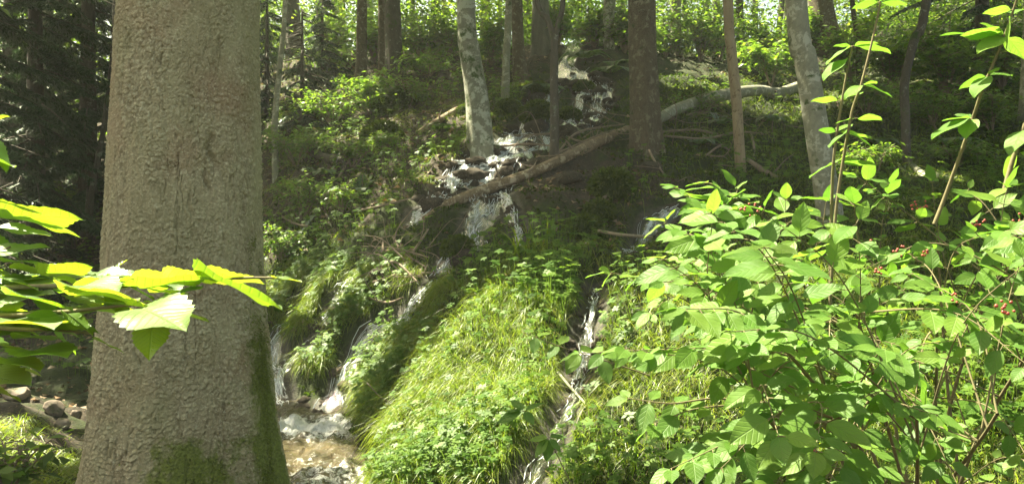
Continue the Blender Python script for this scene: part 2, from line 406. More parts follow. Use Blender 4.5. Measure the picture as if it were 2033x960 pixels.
M = {}
M['beech'] = bark_mat('pale_bark', (.12, .12, .085), (.25, .25, .18), (.38, .39, .31), .6, 1.0, .35, 1.2, .4, .006)
M['beech2'] = bark_mat('grey_bark', (.15, .15, .105), (.29, .285, .20), (.38, .375, .29), .45, 1.1, .18, 1.5, .4, .006)
M['spruce'] = bark_mat('brown_bark', (.07, .055, .033), (.21, .165, .10), (.27, .25, .17), .3, 1.5, .15, 2.2, 1.0, .03)
M['dark'] = bark_mat('dark_bark', (.045, .04, .03), (.12, .10, .075), (.2, .2, .16), .2, 1.0, .3, 2.5, .7, .012)
M['snag'] = bark_mat('bare_wood', (.20, .14, .08), (.38, .31, .20), (.15, .11, .06), .25, 1.1, 0., 5, .5, .008)
M['log'] = bark_mat('log_bark', (.10, .07, .04), (.34, .25, .15), (.46, .38, .26), .35, 1.4, .12, 1.2, .8, .012)
M['twig'] = bark_mat('dry_twig', (.14, .10, .07), (.32, .25, .18), None, 0, 1.5, 0, 2, .3, .004)
M['stem'] = bark_mat('shrub_stem', (.10, .085, .04), (.22, .19, .09), None, 0, 2., 0, 3, .3, .003)
M['far'] = bark_mat('far_bark', (.09, .09, .075), (.22, .20, .17), None, 0, .6, .1, 3, .5, .02)
# big trunk: relief is in the mesh, plate colour in 'var', lichen and moss by noise
m, t, out = mat_new('spruce_plate_bark'); b = N(t, 'BsdfPrincipled'); b.inputs['Roughness'].default_value = .88
tc = N(t, 'TexCoord'); at = N(t, 'Attribute', attribute_name='var'); am = N(t, 'Attribute', attribute_name='moss')
c = ramp(t, at.outputs['Fac'], [(0, (.15, .125, .065)), (.45, (.32, .285, .165)), (.8, (.44, .405, .24)), (1, (.60, .57, .38))])
c = mixc(t, .45, c, ramp(t, noise(t, 5, 5, .65, tc.outputs['Object']), [(.3, (.20, .165, .09)), (.7, (.39, .355, .21))]))
red = ramp(t, noise(t, 2.2, 4, .6, tc.outputs['Object']), [(.52, (0, 0, 0)), (.7, (1, 1, 1))])
c = mixc(t, math_(t, 'MULTIPLY', red, .5), c, (.27, .165, .09))
li = ramp(t, noise(t, 42, 5, .75, tc.outputs['Object'], .5), [(.57, (0, 0, 0)), (.63, (1, 1, 1))])
sz = N(t, 'SeparateXYZ'); L(t, tc.outputs['Object'], sz.inputs[0])
low = math_(t, 'SUBTRACT', 1.0, math_(t, 'MULTIPLY', math_(t, 'ADD', sz.outputs[2], math_(t, 'MULTIPLY', noise(t, 2.5, 4, .6, tc.outputs['Object']), 1.1)), .55), clamp=True)
c = mixc(t, math_(t, 'MULTIPLY', low, .75), c, ramp(t, noise(t, 12, 5, .7, tc.outputs['Object']), [(.3, (.15, .10, .05)), (.6, (.26, .18, .10)), (.75, (.20, .19, .075))]))
spk = ramp(t, noise(t, 75, 3, .6, tc.outputs['Object'], .3), [(.60, (0, 0, 0)), (.66, (1, 1, 1))])
c = mixc(t, math_(t, 'MULTIPLY', spk, .6), c, (.58, .54, .36))
c = mixc(t, math_(t, 'MULTIPLY', li, .55), c, (.56, .53, .36))
gr = ramp(t, noise(t, 3.1, 4, .6, mapping(t, tc.outputs['Object'], (1, 1, .6))), [(.45, (0, 0, 0)), (.7, (1, 1, 1))])
c = mixc(t, math_(t, 'MULTIPLY', gr, .5), c, (.23, .225, .10))
mn = math_(t, 'ADD', am.outputs['Fac'], math_(t, 'MULTIPLY', math_(t, 'SUBTRACT', noise(t, 9, 6, .75, tc.outputs['Object']), .5), 1.3))
mm = ramp(t, mn, [(.42, (0, 0, 0)), (.62, (1, 1, 1))])
c = mixc(t, mm, c, ramp(t, noise(t, 60, 3, .6, tc.outputs['Object']), [(.3, (.07, .085, .015)), (.7, (.17, .20, .03))]))
nn_ = noise(t, 150, 6, .75, tc.outputs['Object'])
L(t, c, b.inputs['Base Color']); L(t, bump(t, nn_, .9, .004, bump(t, noise(t, 40, 4, .6, mapping(t, tc.outputs['Object'], (1, 1, .6)), .5), .6, .008)), b.inputs['Normal'])
L(t, b.outputs[0], out.inputs[0]); M['bigbark'] = m

g1 = [(.03, .065, .010), (.06, .115, .016), (.10, .165, .022)]; t1 = [(.16, .34, .02), (.28, .50, .03), (.42, .60, .05)]
M['leaf_fg'] = leaf_mat('shrub_leaf', [(.07, .155, .022), (.10, .20, .03), (.15, .25, .035)], [(.15, .35, .03), (.22, .44, .04), (.29, .50, .05)], .45, 6, .03, .5)
M['leaf_left'] = leaf_mat('ribbed_leaf', [(.05, .115, .012), (.08, .16, .018), (.12, .20, .025)], [(.20, .38, .015), (.32, .48, .02), (.46, .58, .03)], .55, 9, .08, .36)
M['leaf_mid'] = leaf_mat('undergrowth_leaf', g1, t1, .42, False, .05)
M['leaf_far'] = leaf_mat('far_leaf', [(.02, .045, .008), (.05, .10, .015), (.14, .22, .03)], [(.06, .14, .015), (.20, .36, .025), (.48, .62, .05)], .5, False, .03)  # dark end puts the shaded gaps between clumps into the leaf colour
M['leaf_canopy'] = leaf_mat('canopy_leaf', g1, t1, .4, False, .04)
M['needle'] = leaf_mat('needle', [(.018, .04, .018), (.03, .06, .025), (.05, .085, .03)], [(.04, .10, .02), (.07, .15, .03)], .2, False, .06)
M['grass'] = leaf_mat('grass_blade', [(.22, .19, .055), (.13, .17, .018), (.07, .12, .010), (.17, .225, .018)], [(.36, .35, .07), (.38, .50, .04), (.30, .48, .02), (.48, .60, .04)], .45, False, .02)
M['herb'] = leaf_mat('herb_leaf', [(.04, .085, .012), (.07, .135, .018), (.13, .20, .035)], [(.22, .42, .03), (.34, .54, .05)], .38, False, .03)
M['moss'] = leaf_mat('moss_frond', [(.018, .03, .005), (.04, .06, .008), (.09, .12, .012)], [(.08, .16, .01), (.16, .24, .02)], .3, False, .02)
M['trunk_moss'] = leaf_mat('trunk_moss', [(.08, .10, .015), (.13, .155, .025), (.19, .22, .035)], [(.12, .18, .02), (.2, .26, .03)], .3, False, .02)
M['fern'] = leaf_mat('fern_frond', [(.03, .075, .02), (.06, .12, .025)], [(.14, .30, .03), (.24, .42, .04)], .4, False, .05)
M['litter'] = leaf_mat('dead_leaf', [(.10, .06, .03), (.22, .14, .08), (.34, .25, .17)], [(.2, .1, .04), (.3, .2, .1)], .15, False, .05)

# ground
m, t, out = mat_new('forest_floor'); b = N(t, 'BsdfPrincipled')
tc = N(t, 'TexCoord'); ob = tc.outputs['Object']
am = N(t, 'Attribute', attribute_name='moss'); aw = N(t, 'Attribute', attribute_name='wet')
soil = ramp(t, noise(t, 9, 6, .7, ob), [(.3, (.022, .018, .011)), (.6, (.06, .047, .030)), (.8, (.12, .095, .06))])
lit = ramp(t, noise(t, 45, 4, .7, ob), [(.56, (0, 0, 0)), (.64, (1, 1, 1))])
soil = mixc(t, math_(t, 'MULTIPLY', lit, .5), soil, (.24, .17, .11))
mossc = ramp(t, noise(t, 14, 5, .7, ob), [(.3, (.015, .022, .005)), (.55, (.035, .05, .009)), (.75, (.07, .09, .014))])
mf = ramp(t, math_(t, 'ADD', am.outputs['Fac'], math_(t, 'MULTIPLY', math_(t, 'SUBTRACT', noise(t, 3, 6, .7, ob), .5), 1.4)), [(.4, (0, 0, 0)), (.6, (1, 1, 1))])
c = mixc(t, mf, soil, mossc)
wf = ramp(t, math_(t, 'ADD', aw.outputs['Fac'], math_(t, 'MULTIPLY', math_(t, 'SUBTRACT', noise(t, 8, 4, .7, ob), .5), .5)), [(.35, (0, 0, 0)), (.6, (1, 1, 1))])
c = mixc(t, wf, c, ramp(t, noise(t, 20, 5, .7, ob), [(.35, (.022, .02, .012)), (.7, (.085, .075, .045))]))
L(t, c, b.inputs['Base Color'])
rr = ramp(t, wf, [(0, (.95, .95, .95)), (1, (.5, .5, .5))]); L(t, rr, b.inputs['Roughness'])
L(t, bump(t, noise(t, 60, 6, .75, ob), .8, .02, bump(t, noise(t, 12, 5, .7, ob), .8, .06)), b.inputs['Normal'])
L(t, b.outputs[0], out.inputs[0]); M['ground'] = m

# water: foam threads over clear dark water
def water_mat(name):
    m, t, out = mat_new(name); tc = N(t, 'TexCoord')
    uv = N(t, 'UVMap'); v = mapping(t, uv.outputs[0], (1, .17, 1)); ed = N(t, 'Attribute', attribute_name='var')
    n1 = noise(t, 30, 8, .82, v, .25); n2 = noise(t, 7, 5, .8, tc.outputs['Object'])
    q = math_(t, 'ADD', n1, math_(t, 'MULTIPLY', math_(t, 'SUBTRACT', n2, .5), 1.1))
    q = math_(t, 'SUBTRACT', q, math_(t, 'MULTIPLY', math_(t, 'POWER', ed.outputs['Fac'], 2.0), .20))
    ge = N(t, 'NewGeometry'); gz = N(t, 'SeparateXYZ'); L(t, ge.outputs['Normal'], gz.inputs[0])
    steep = math_(t, 'SUBTRACT', .74, math_(t, 'ABSOLUTE', gz.outputs[2]))         # white where it falls, clear where it lies
    q = math_(t, 'ADD', q, math_(t, 'MULTIPLY', steep, .32))
    f = ramp(t, q, [(.51, (0, 0, 0)), (.70, (.82, .84, .84))])
    foam = N(t, 'BsdfPrincipled'); foam.inputs['Base Color'].default_value = (.68, .73, .74, 1); foam.inputs['Roughness'].default_value = .4
    gl = N(t, 'BsdfGlossy'); gl.inputs['Roughness'].default_value = .08
    tr = N(t, 'BsdfTransparent'); tr.inputs[0].default_value = (.80, .82, .76, 1)
    nb = bump(t, n1, .9, .03)
    L(t, nb, gl.inputs['Normal']); L(t, nb, foam.inputs['Normal'])
    fr = N(t, 'Fresnel'); fr.inputs[0].default_value = 1.33; L(t, nb, fr.inputs['Normal'])
    m1 = N(t, 'MixShader'); L(t, math_(t, 'ADD', fr.outputs[0], .03, clamp=True), m1.inputs[0]); L(t, tr.outputs[0], m1.inputs[1]); L(t, gl.outputs[0], m1.inputs[2])
    m2 = N(t, 'MixShader'); L(t, f, m2.inputs[0]); L(t, m1.outputs[0], m2.inputs[1]); L(t, foam.outputs[0], m2.inputs[2])
    L(t, m2.outputs[0], out.inputs[0]); return m
M['water'] = water_mat('falling_water')
M['pool'] = None
m, t, out = mat_new('pool_water'); tc = N(t, 'TexCoord'); ob = tc.outputs['Object']
af = N(t, 'Attribute', attribute_name='var')
b = N(t, 'BsdfPrincipled'); b.inputs['Roughness'].default_value = .08; b.inputs['Specular IOR Level'].default_value = .7
n1 = noise(t, 16, 6, .75, mapping(t, ob, (1, .8, 1)), .8)
f = ramp(t, math_(t, 'ADD', n1, math_(t, 'MULTIPLY', af.outputs['Fac'], .30)), [(.60, (0, 0, 0)), (.78, (.9, .9, .9))])
c = mixc(t, f, ramp(t, noise(t, 5, 4, .6, ob), [(.3, (.03, .03, .02)), (.7, (.11, .085, .045))]), (.66, .68, .66))
L(t, c, b.inputs['Base Color']); L(t, ramp(t, f, [(0, (.06, .06, .06)), (1, (.5, .5, .5))]), b.inputs['Roughness'])
L(t, bump(t, noise(t, 9, 5, .65, ob, .8), .9, .06), b.inputs['Normal'])
L(t, b.outputs[0], out.inputs[0]); M['pool'] = m
m, t, out = mat_new('foam'); b = N(t, 'BsdfPrincipled'); b.inputs['Base Color'].default_value = (.62, .66, .67, 1); b.inputs['Roughness'].default_value = .3
L(t, b.outputs[0], out.inputs[0]); M['foam'] = m
m, t, out = mat_new('pale_stone'); b = N(t, 'BsdfPrincipled'); b.inputs['Roughness'].default_value = .85
tc = N(t, 'TexCoord'); c = ramp(t, noise(t, 9, 5, .65, tc.outputs['Object']), [(.3, (.11, .085, .06)), (.7, (.32, .25, .19))])
c = mixc(t, ramp(t, noise(t, 6, 5, .7, tc.outputs['Object']), [(.5, (0, 0, 0)), (.6, (1, 1, 1))]), c, (.06, .075, .02))
L(t, c, b.inputs['Base Color']); L(t, bump(t, noise(t, 30, 5, .7, tc.outputs['Object']), .8, .015), b.inputs['Normal']); L(t, b.outputs[0], out.inputs[0]); M['stone'] = m
m, t, out = mat_new('berry'); b = N(t, 'BsdfPrincipled'); b.inputs['Base Color'].default_value = (.36, .07, .05, 1); b.inputs['Roughness'].default_value = .3
L(t, b.outputs[0], out.inputs[0]); M['berry'] = m

# ------------------------------------------------------------------ ground sheet
def proj(X, Y, Z): return CX + F * X / np.maximum(Y, .1), CY - F * Z / np.maximum(Y, .1)
def inpoly(px, py, poly):
    px = np.asarray(px); py = np.asarray(py); r = np.zeros(px.shape, bool); m_ = len(poly)
    for i in range(m_):
        x1, y1 = poly[i]; x2, y2 = poly[(i + 1) % m_]
        c_ = ((y1 > py) != (y2 > py)) & (px < (x2 - x1) * (py - y1) / ((y2 - y1) + 1e-9) + x1); r ^= c_
    return r
def moss_mask(X, Y):
    """0 bare soil/litter .. 1 moss: green on the wet tufa fans, brown under the trees left and behind"""
    v = .75 - .55 * sstep(9.5, 12, Y) * (1 - sstep(-1.6, .8, X)) + .2 * sstep(1, 3, X)
    v = v - .35 * sstep(15, 18, Y) - .5 * (1 - sstep(3, 5, Y)) - .5 * sstep(-2.5, -4.5, X) * (1 - sstep(6, 9, Y)) 
    # dark bare rock band under the fallen log
    v = v - .6 * np.exp(-(((X - 1.0) / 1.6) ** 2 + ((Y - 10.6) / 1.0) ** 2))
    return v
wetg = np.zeros_like(H0)
for q in SW.values():
    for x, y, wd in q[::2]:
        r = wd * .5 + .16
        i0, i1 = max(int((x - r - GX0) / GS), 0), int((x + r - GX0) / GS) + 1; j0, j1 = max(int((y - r - GY0) / GS), 0), int((y + r - GY0) / GS) + 1
        dd = np.hypot(GXX[j0:j1, i0:i1] - x, GYY[j0:j1, i0:i1] - y)
        wetg[j0:j1, i0:i1] = np.maximum(wetg[j0:j1, i0:i1], 1 - sstep(.3 * r, r, dd))
vv = np.concatenate([np.linspace(-40, 1.9, 30), 2.0 + np.cumsum(.028 + .0052 * np.maximum(0, np.arange(620) / 620 * 40 - 6) ** 1.0)])
vv = np.concatenate([vv, vv[-1] + 3 * 1.16 ** np.arange(1, 26)])
uu = np.sinh(np.linspace(-3.2, 3.2, 560)) / np.sinh(3.2)
half = 100 + np.maximum(vv, 0) * 1.2
XX = uu[None, :] * np.minimum(half, 170)[:, None]; YY = np.repeat(vv[:, None], len(uu), 1)
ZZ = Hbase(XX, YY)
ZZ = detail(XX, YY, ZZ)
inside = (XX > GX0 + .2) & (XX < GX1 - .2) & (YY > GY0 + .1) & (YY < GY1 - .2)
cz = np.where(inside, look(carve + basin, XX, YY), 0); wt = np.where(inside, look(wetg, XX, YY), 0)
ZZ = ZZ - cz + fbm(XX * 14, YY * 14, o=3, seed=77) * .035 * sstep(3, 6, YY)
nv, nu = XX.shape
i = np.arange(nv - 1)[:, None] * nu; j = np.arange(nu - 1)[None]
Fq = np.stack([i + j, i + j + 1, i + nu + j + 1, i + nu + j], -1).reshape(-1, 4)
gnd = make('ground', np.stack([XX, YY, ZZ], -1).reshape(-1, 3), Fq, M['ground'], attrs={'moss': moss_mask(XX, YY).ravel(), 'wet': wt.ravel()})
tag(gnd, kind='structure')

# ------------------------------------------------------------------ water
def stream_obj(name, q, label):
    acc = Acc(); q = np.asarray(q); m_ = len(q)
    tg = nrm(np.gradient(q[:, :2], axis=0)); sd = np.stack([-tg[:, 1], tg[:, 0]], 1)
    s = np.concatenate([[0], np.cumsum(np.linalg.norm(np.diff(q[:, :2], axis=0), axis=1))])
    na = 13; us = np.linspace(-.5, .5, na)
    wob = 1 + .35 * fbm(s * 2.2, s * 0 + len(name), o=2, seed=5)
    X = q[:, 0, None] + sd[:, 0, None] * us[None] * (q[:, 2] * wob)[:, None]; Y = q[:, 1, None] + sd[:, 1, None] * us[None] * (q[:, 2] * wob)[:, None]
    Z = look(H1, X, Y) + .05 - .06 * (np.abs(us)[None] * 2) ** 3 + .03 * fbm(X * 22, Y * 22, o=3, seed=8)
    idx = np.arange(m_ - 1)[:, None] * na; jj = np.arange(na - 1)[None]
    Fw = np.stack([idx + jj, idx + jj + 1, idx + na + jj + 1, idx + na + jj], -1).reshape(-1, 4)
    U = np.stack([X.ravel() * 0 + (us[None] * q[:, 2, None]).ravel(), np.repeat(s, na)], 1)
    acc.add(np.stack([X, Y, Z], -1).reshape(-1, 3), Fw, uv=U, var=np.tile(np.abs(us) * 2, m_))
    o = acc.build(name, M['water']); tag(o, label, 'water', kind='structure')
    # threads of white water
    a2 = Acc(); L_ = s[-1]; cnt = int(L_ / .06 * max(3, q[:, 2].mean() / .03))
    st = rng.random(cnt) * L_; ln = .04 + rng.random(cnt) ** 2 * .18; off = np.clip(rng.normal(0, .27, cnt), -.6, .6); wd = .0012 + rng.random(cnt) ** 2 * .004
    lift = .05 + rng.random(cnt) * .045
    keep = fbm(st * 3.1, off * 6, o=2, seed=14) > .02
    for a0, l0, o0, w0, lf in zip(st[keep], ln[keep], off[keep], wd[keep], lift[keep]):
        ss = np.linspace(a0, min(a0 + l0, L_), 6)
        cxy = np.stack([np.interp(ss, s, q[:, 0]), np.interp(ss, s, q[:, 1])], 1)
        sx = np.stack([np.interp(ss, s, sd[:, 0]), np.interp(ss, s, sd[:, 1])], 1)
        wdl = np.interp(ss, s, q[:, 2] * wob)[:, None]
        c2 = cxy + sx * (o0 * wdl + .012 * np.sin(ss * 30 + o0 * 20)[:, None])
        ww = w0 * np.array([.3, .9, 1, 1, .8, .2])[:, None]
        p1 = c2 - sx * ww; p2 = c2 + sx * ww; z = look(H1, c2[:, 0], c2[:, 1]) + lf
        V = np.concatenate([np.column_stack([p1, z - .004]), np.column_stack([c2, z + ww[:, 0] * .8]), np.column_stack([p2, z - .004])])
        k6 = np.arange(5)
        Fs = np.concatenate([np.stack([k6, k6 + 6, k6 + 7, k6 + 1], 1), np.stack([k6 + 6, k6 + 12, k6 + 13, k6 + 7], 1)])
        a2.add(V, Fs)
    if a2.n:
        f_ = a2.build('foam', M['foam']); f_.parent = o
    return o
lab = {'fan': 'broad white fall under the crest', 'fanleft': 'left arm of the upper cascade', 'ledge': 'wide sunlit sheet of water over the pale ledge',
 'top': 'white water tipping over the mossy crest between the trees', 'topleft': 'main cascade running down past the sunlit ledge and under the log', 'topright': 'right branch of the upper cascade over dark rocks',
 'veil': 'thin veil of water falling off the sunlit ledge', 'mid': 'thin rill dropping below the fallen log', 'lower': 'long white stream winding down the grass slope to the pool', 'leftmid': 'short trickle in the long grass left of the stream',
 'left': 'stream dropping behind the large spruce trunk', 'lefttwo': 'small side rill joining the stream beside the large trunk', 'right': 'narrow waterfall right of the sunlit grass mound', 'midright': 'faint rill behind the berry shrub', 'trickle': 'faint trickles right of the brown spruce trunk'}
for k, q in SW.items(): stream_obj('stream', q, lab[k])
# pool
px_ = np.linspace(-4.2, -.3, 150); py_ = np.linspace(4.3, 8.3, 150); PX, PY = np.meshgrid(px_, py_)
ent = np.array([(640 - CX) / F * 7.4, 7.4, 0])
fo = np.exp(-(((PX - ent[0]) / .55) ** 2 + ((PY - ent[1] + .1) / .35) ** 2)) + .55 * np.exp(-(((PX + 1.35) / .45) ** 2 + ((PY - 5.9) / .45) ** 2)) + .8 * np.exp(-(((PX + 2.1) / .25) ** 2 + ((PY - 7.3) / .3) ** 2))
PZ = POOLZ + .05 * fbm(PX * 3, PY * 3, o=3, seed=4) + .04 * fbm(PX * 11, PY * 9, o=3, seed=6) * (1 + 2 * fo) + .03 * (PY - 6)
i = np.arange(149)[:, None] * 150; j = np.arange(149)[None]
pool = make('pool', np.stack([PX, PY, PZ], -1).reshape(-1, 3), np.stack([i + j, i + j + 1, i + 151 + j, i + 150 + j], -1).reshape(-1, 4), M['pool'], var=fo.ravel())
tag(pool, 'foaming brown pool at the foot of the stream', 'water', kind='structure')

# ------------------------------------------------------------------ big spruce
def big_tree():
    Y0 = 4.8; cx0 = (367 - CX) / F * Y0; z0 = -1.75
    root = empty('spruce_tree', (cx0, Y0, z0), 'massive spruce trunk with scaly grey-brown bark and a mossy flared foot', 'tree')
    nz, na = 760, 760
    # denser rows where seen
    z = np.concatenate([np.linspace(z0, 1.75, nz), np.linspace(1.8, 14, 40)]); nz = len(z)
    zs = np.array([-1.75, -1.45, -1.1, -.75, -.4, 0, .5, 1.0, 1.45, 3, 8, 14]); hw = np.array([.70, .585, .525, .485, .455, .435, .415, .40, .385, .34, .25, .08])
    cxs = np.array([0, 0, -.005, -.01, -.01, -.005, .0, .02, .04, .06, .08, .1])
    r = np.interp(z, zs, hw); cxx = np.interp(z, zs, cxs)
    th = np.linspace(0, 2 * math.pi, na, endpoint=False)
    TH, Zg = np.meshgrid(th, z); Rg = np.repeat(r[:, None], na, 1)
    # root lobes near the foot
    g = np.exp(-(Zg - z0) / .45)
    Rg = Rg * (1 + .05 * g * np.cos(TH * 5 + .6) + .03 * np.cos(TH * 3 + Zg * .4))
    # plates: two levels of jittered cells, lower edge of each plate lifted
    def cells(su, sv, seed):
        nu_ = max(6, int(round(2 * math.pi * .48 / su)))
        U = TH / (2 * math.pi) * nu_ + .55 * fbm(np.cos(TH) * 14, np.sin(TH) * 14, Zg * 14, o=2, seed=seed + 3); Vv = Zg / sv + .55 * fbm(np.cos(TH) * 14, np.sin(TH) * 14, Zg * 14, o=2, seed=seed + 7) + .9 * fbm(np.cos(TH) * 3, np.sin(TH) * 3, Zg * 3, o=2, seed=seed + 8)
        best = np.full(U.shape, 9.); second = best.copy(); val = best * 0; dv = best * 0
        iu, iv = np.floor(U), np.floor(Vv)
        for a in (-1, 0, 1):
            for b_ in (-1, 0, 1):
                cu = iu + a; cv = iv + b_; w_ = np.mod(cu, nu_)
                ju = cu + .15 + .7 * _h(w_, cv, w_ * 0, seed); jv = cv + .15 + .7 * _h(w_, cv, w_ * 0, seed + 1)
                d = np.hypot(U - ju, Vv - jv); nw = d < best
                second = np.where(nw, best, np.minimum(second, d)); val = np.where(nw, _h(w_, cv, w_ * 0, seed + 2), val); dv = np.where(nw, Vv - jv, dv); best = np.where(nw, d, best)
        return second - best, val, dv
    e1, v1, dv1 = cells(.023, .029, 5); e2, v2, dv2 = cells(.012, .014, 15)
    front = 1.0
    big = fbm(np.cos(TH) * 2, np.sin(TH) * 2, Zg * 2, o=3, seed=44)
    hold = sstep(-.35, .25, fbm(np.cos(TH) * 5, np.sin(TH) * 5, Zg * 4, o=3, seed=88) + .12)      # where plates still cling
    d = (.004 * np.minimum(e1 * 3.5, 1) * (v1 > .25) * (.4 + v1) - .007 * dv1 * (v1 > .45)) * hold + .0035 * np.minimum(e2 * 3, 1) * v2 - .0045 * dv2 * (v2 > .5) + .005 * fbm(np.cos(TH) * 26, np.sin(TH) * 26, Zg * 22, o=3, seed=50)
    cr_ = np.abs(fbm(np.cos(TH) * 9, np.sin(TH) * 9, Zg * 3.2, o=4, seed=140)); thick = fbm(np.cos(TH) * 4, np.sin(TH) * 4, Zg * 2, o=2, seed=141)
    d = d - .012 * (1 - sstep(0, .05, cr_)) * (thick > .02)
    cr2 = np.abs(fbm(np.cos(TH) * 16, np.sin(TH) * 16, Zg * 14, o=3, seed=142)); d = d - .006 * (1 - sstep(0, .07, cr2)) * (hold > .3)
    d = d * (1 + .5 * big) + .018 * fbm(np.cos(TH) * 3, np.sin(TH) * 3, Zg * 1.6, o=3, seed=61)
    # scars and deep cracks
    def scar(pxs, pys, w_, h_, dep):
        a_ = (pxs - 367) / F * Y0; zc = (CY - pys) / F * (Y0 - .45); ang = -math.pi / 2 + math.asin(np.clip(a_ / .5, -1, 1)); dt = np.angle(np.exp(1j * (TH - ang)))
        return -dep * np.exp(-((dt * .48 + .15 * (Zg - zc) + .012 * np.sin(Zg * 40)) / w_) ** 2 - ((Zg - zc) / h_) ** 4)
    scars = 0
    for s_ in [(478, 290, .026, .10, .03), (245, 490, .02, .06, .035), (350, 105, .008, .06, .012), (372, 115, .008, .05, .012), (280, 190, .02, .03, .012), (440, 400, .01, .07, .012), (470, 350, .012, .08, .015), (350, 700, .01, .08, .012), (240, 880, .012, .1, .015)]:
        sc_ = scar(*s_); d = d + sc_; scars = scars + np.abs(sc_)
    Rg = Rg + d
    X = cx0 + cxx[:, None] + Rg * np.cos(TH); Yv = Y0 + Rg * np.sin(TH)
    Vt = np.stack([X, Yv, Zg], -1).reshape(-1, 3)
    i = np.arange(nz - 1)[:, None] * na; j = np.arange(na)[None]; j2 = (j + 1) % na
    Fq = np.stack([i + j, i + j2, i + na + j2, i + na + j], -1).reshape(-1, 4)
    var = np.clip(.48 + .55 * (v1 - .5) * hold + .55 * (v2 - .5) + .3 * big - 28 * scars, 0, 1)
    # moss: climbs the right flank and spreads over the foot
    ang = np.angle(np.exp(1j * (TH - (-.12))))
    mo = .85 * np.exp(-(ang / .36) ** 2) * (1 - sstep(-.9, .15, Zg)) + .75 * np.exp(-((np.angle(np.exp(1j * (TH + 1.15)))) / .6) ** 2) * (1 - sstep(-1.3, -.75, Zg)) * 1.15 - .06
    make('trunk', Vt, Fq, M['bigbark'], root, var=var.ravel(), attrs={'moss': mo.ravel()})
    return root, cx0, Y0
bigroot, bx, by = big_tree()
# moss fur on the right flank of the foot
acc = Acc(); k = 5200
zz = -1.7 + rng.random(k) ** 1.3 * 1.75; an = -.12 + rng.normal(0, .20, k)
rr_ = np.interp(zz, [-1.75, -1.45, -1.1, -.75, -.4, 0, .5], [.70, .585, .525, .485, .455, .435, .415]) + .004
kp = fbm(np.cos(an) * 6, np.sin(an) * 6, zz * 6, o=3, seed=3) > -.15 + .35 * sstep(-.9, .1, zz)
an, zz, rr_ = an[kp], zz[kp], rr_[kp]; k = len(zz)
k3 = 2600; an3 = -1.15 + rng.normal(0, .42, k3); z3 = -1.72 + np.abs(rng.normal(0, .30, k3)); kp3 = (fbm(np.cos(an3) * 7, np.sin(an3) * 7, z3 * 7, o=3, seed=6) > -.1 + .5 * sstep(-1.4, -1.0, z3))
r3 = np.interp(z3, [-1.75, -1.45, -1.1, -.75, -.4, 0, .5], [.70, .585, .525, .485, .455, .435, .415]) + .004
an = np.concatenate([an, an3[kp3]]); zz = np.concatenate([zz, z3[kp3]]); rr_ = np.concatenate([rr_, r3[kp3]]); k = len(zz)
p = np.stack([bx + rr_ * np.cos(an), by + rr_ * np.sin(an), zz], 1)
d = nrm(np.stack([np.cos(an), np.sin(an), -.5 + 0 * an], 1) + rng.normal(0, .4, (k, 3)))
mo = leaves('moss', p, d, np.tile([0, 0, 1.], (k, 1)) + rng.normal(0, .3, (k, 3)), 0.008 + rng.random(k) * .010, M['trunk_moss'], bigroot, tpl=KITE)

# ------------------------------------------------------------------ canopy: gaps cut in the crowns to let sun onto chosen spots
lit = []
def gap(px, py, r, Z=None):
    p = place(px, py); lit.append((p, r))
for a_ in [(800, 900, .45), (860, 820, .5), (900, 740, .5), (960, 660, .42), (900, 900, .55), (980, 800, .55), (1030, 700, .35), (990, 900, .5), (1060, 870, .35), (1020, 610, .3),
           (1240, 600, .38), (1300, 560, .35), (1300, 640, .4), (1360, 620, .4), (1480, 560, .4), (1240, 860, .35), (1340, 830, .3), (1440, 700, .3), (1600, 700, .3), (1540, 840, .35), (1750, 760, .4), (1950, 700, .5), (1990, 800, .5), (1880, 900, .4), (1660, 560, .4),
           (700, 600, .22), (600, 640, .2), (800, 650, .22), (570, 560, .25), (650, 760, .25), (760, 720, .2), (820, 600, .2), (720, 780, .18), (990, 305, .28), (960, 330, .25), (880, 350, .35), (1060, 170, .22), (610, 170, .65), (680, 270, .5), (560, 260, .4), (740, 240, .35), (640, 940, .3), (1450, 180, 1.2), (1530, 190, 1.3), (1600, 130, 1.6), (1400, 90, 1.5), (915, 230, .3), (945, 120, .3), (110, 815, .35), (40, 900, .4), (80, 320, .6), (60, 430, .6), (150, 420, .5), (40, 560, .5), (120, 650, .4), (1700, 330, .35), (1850, 350, .3), (1700, 130, 1.6), (1840, 120, 1.5), (1980, 130, 1.2), (1510, 210, .4)]:
    gap(*a_)
for (x, y, z, r) in [(1.05, 2.0, .1, .35), (1.9, 2.0, .1, .35), (.55, 1.9, -.2, .3), (1.35, 1.5, -.25, .3), (.8, 1.5, -.45, .25), (1.0, 2.2, .5, .35), (1.3, 2.1, .6, .3), (1.5, 2.4, -.5, .3), (-.75, 1.1, -.05, .5), (-.5, 1.2, -.08, .35), (-1.05, 1.2, .0, .4), (-6, 14, 2.5, .5)]:
    lit.append((np.array([x, y, z]), r))
LC = np.array([a[0] for a in lit]); LR = np.array([a[1] for a in lit])
def shades_gap(Pp, pad=.18):
    Pp = np.asarray(Pp, float); out = np.zeros(len(Pp), bool)
    for c0, r0 in zip(LC, LR):
        v = Pp - c0; t_ = v @ SUN; dist = np.linalg.norm(v - t_[:, None] * SUN, axis=1)
        out |= (dist < r0 + pad) & (t_ > 1.2)
    return out
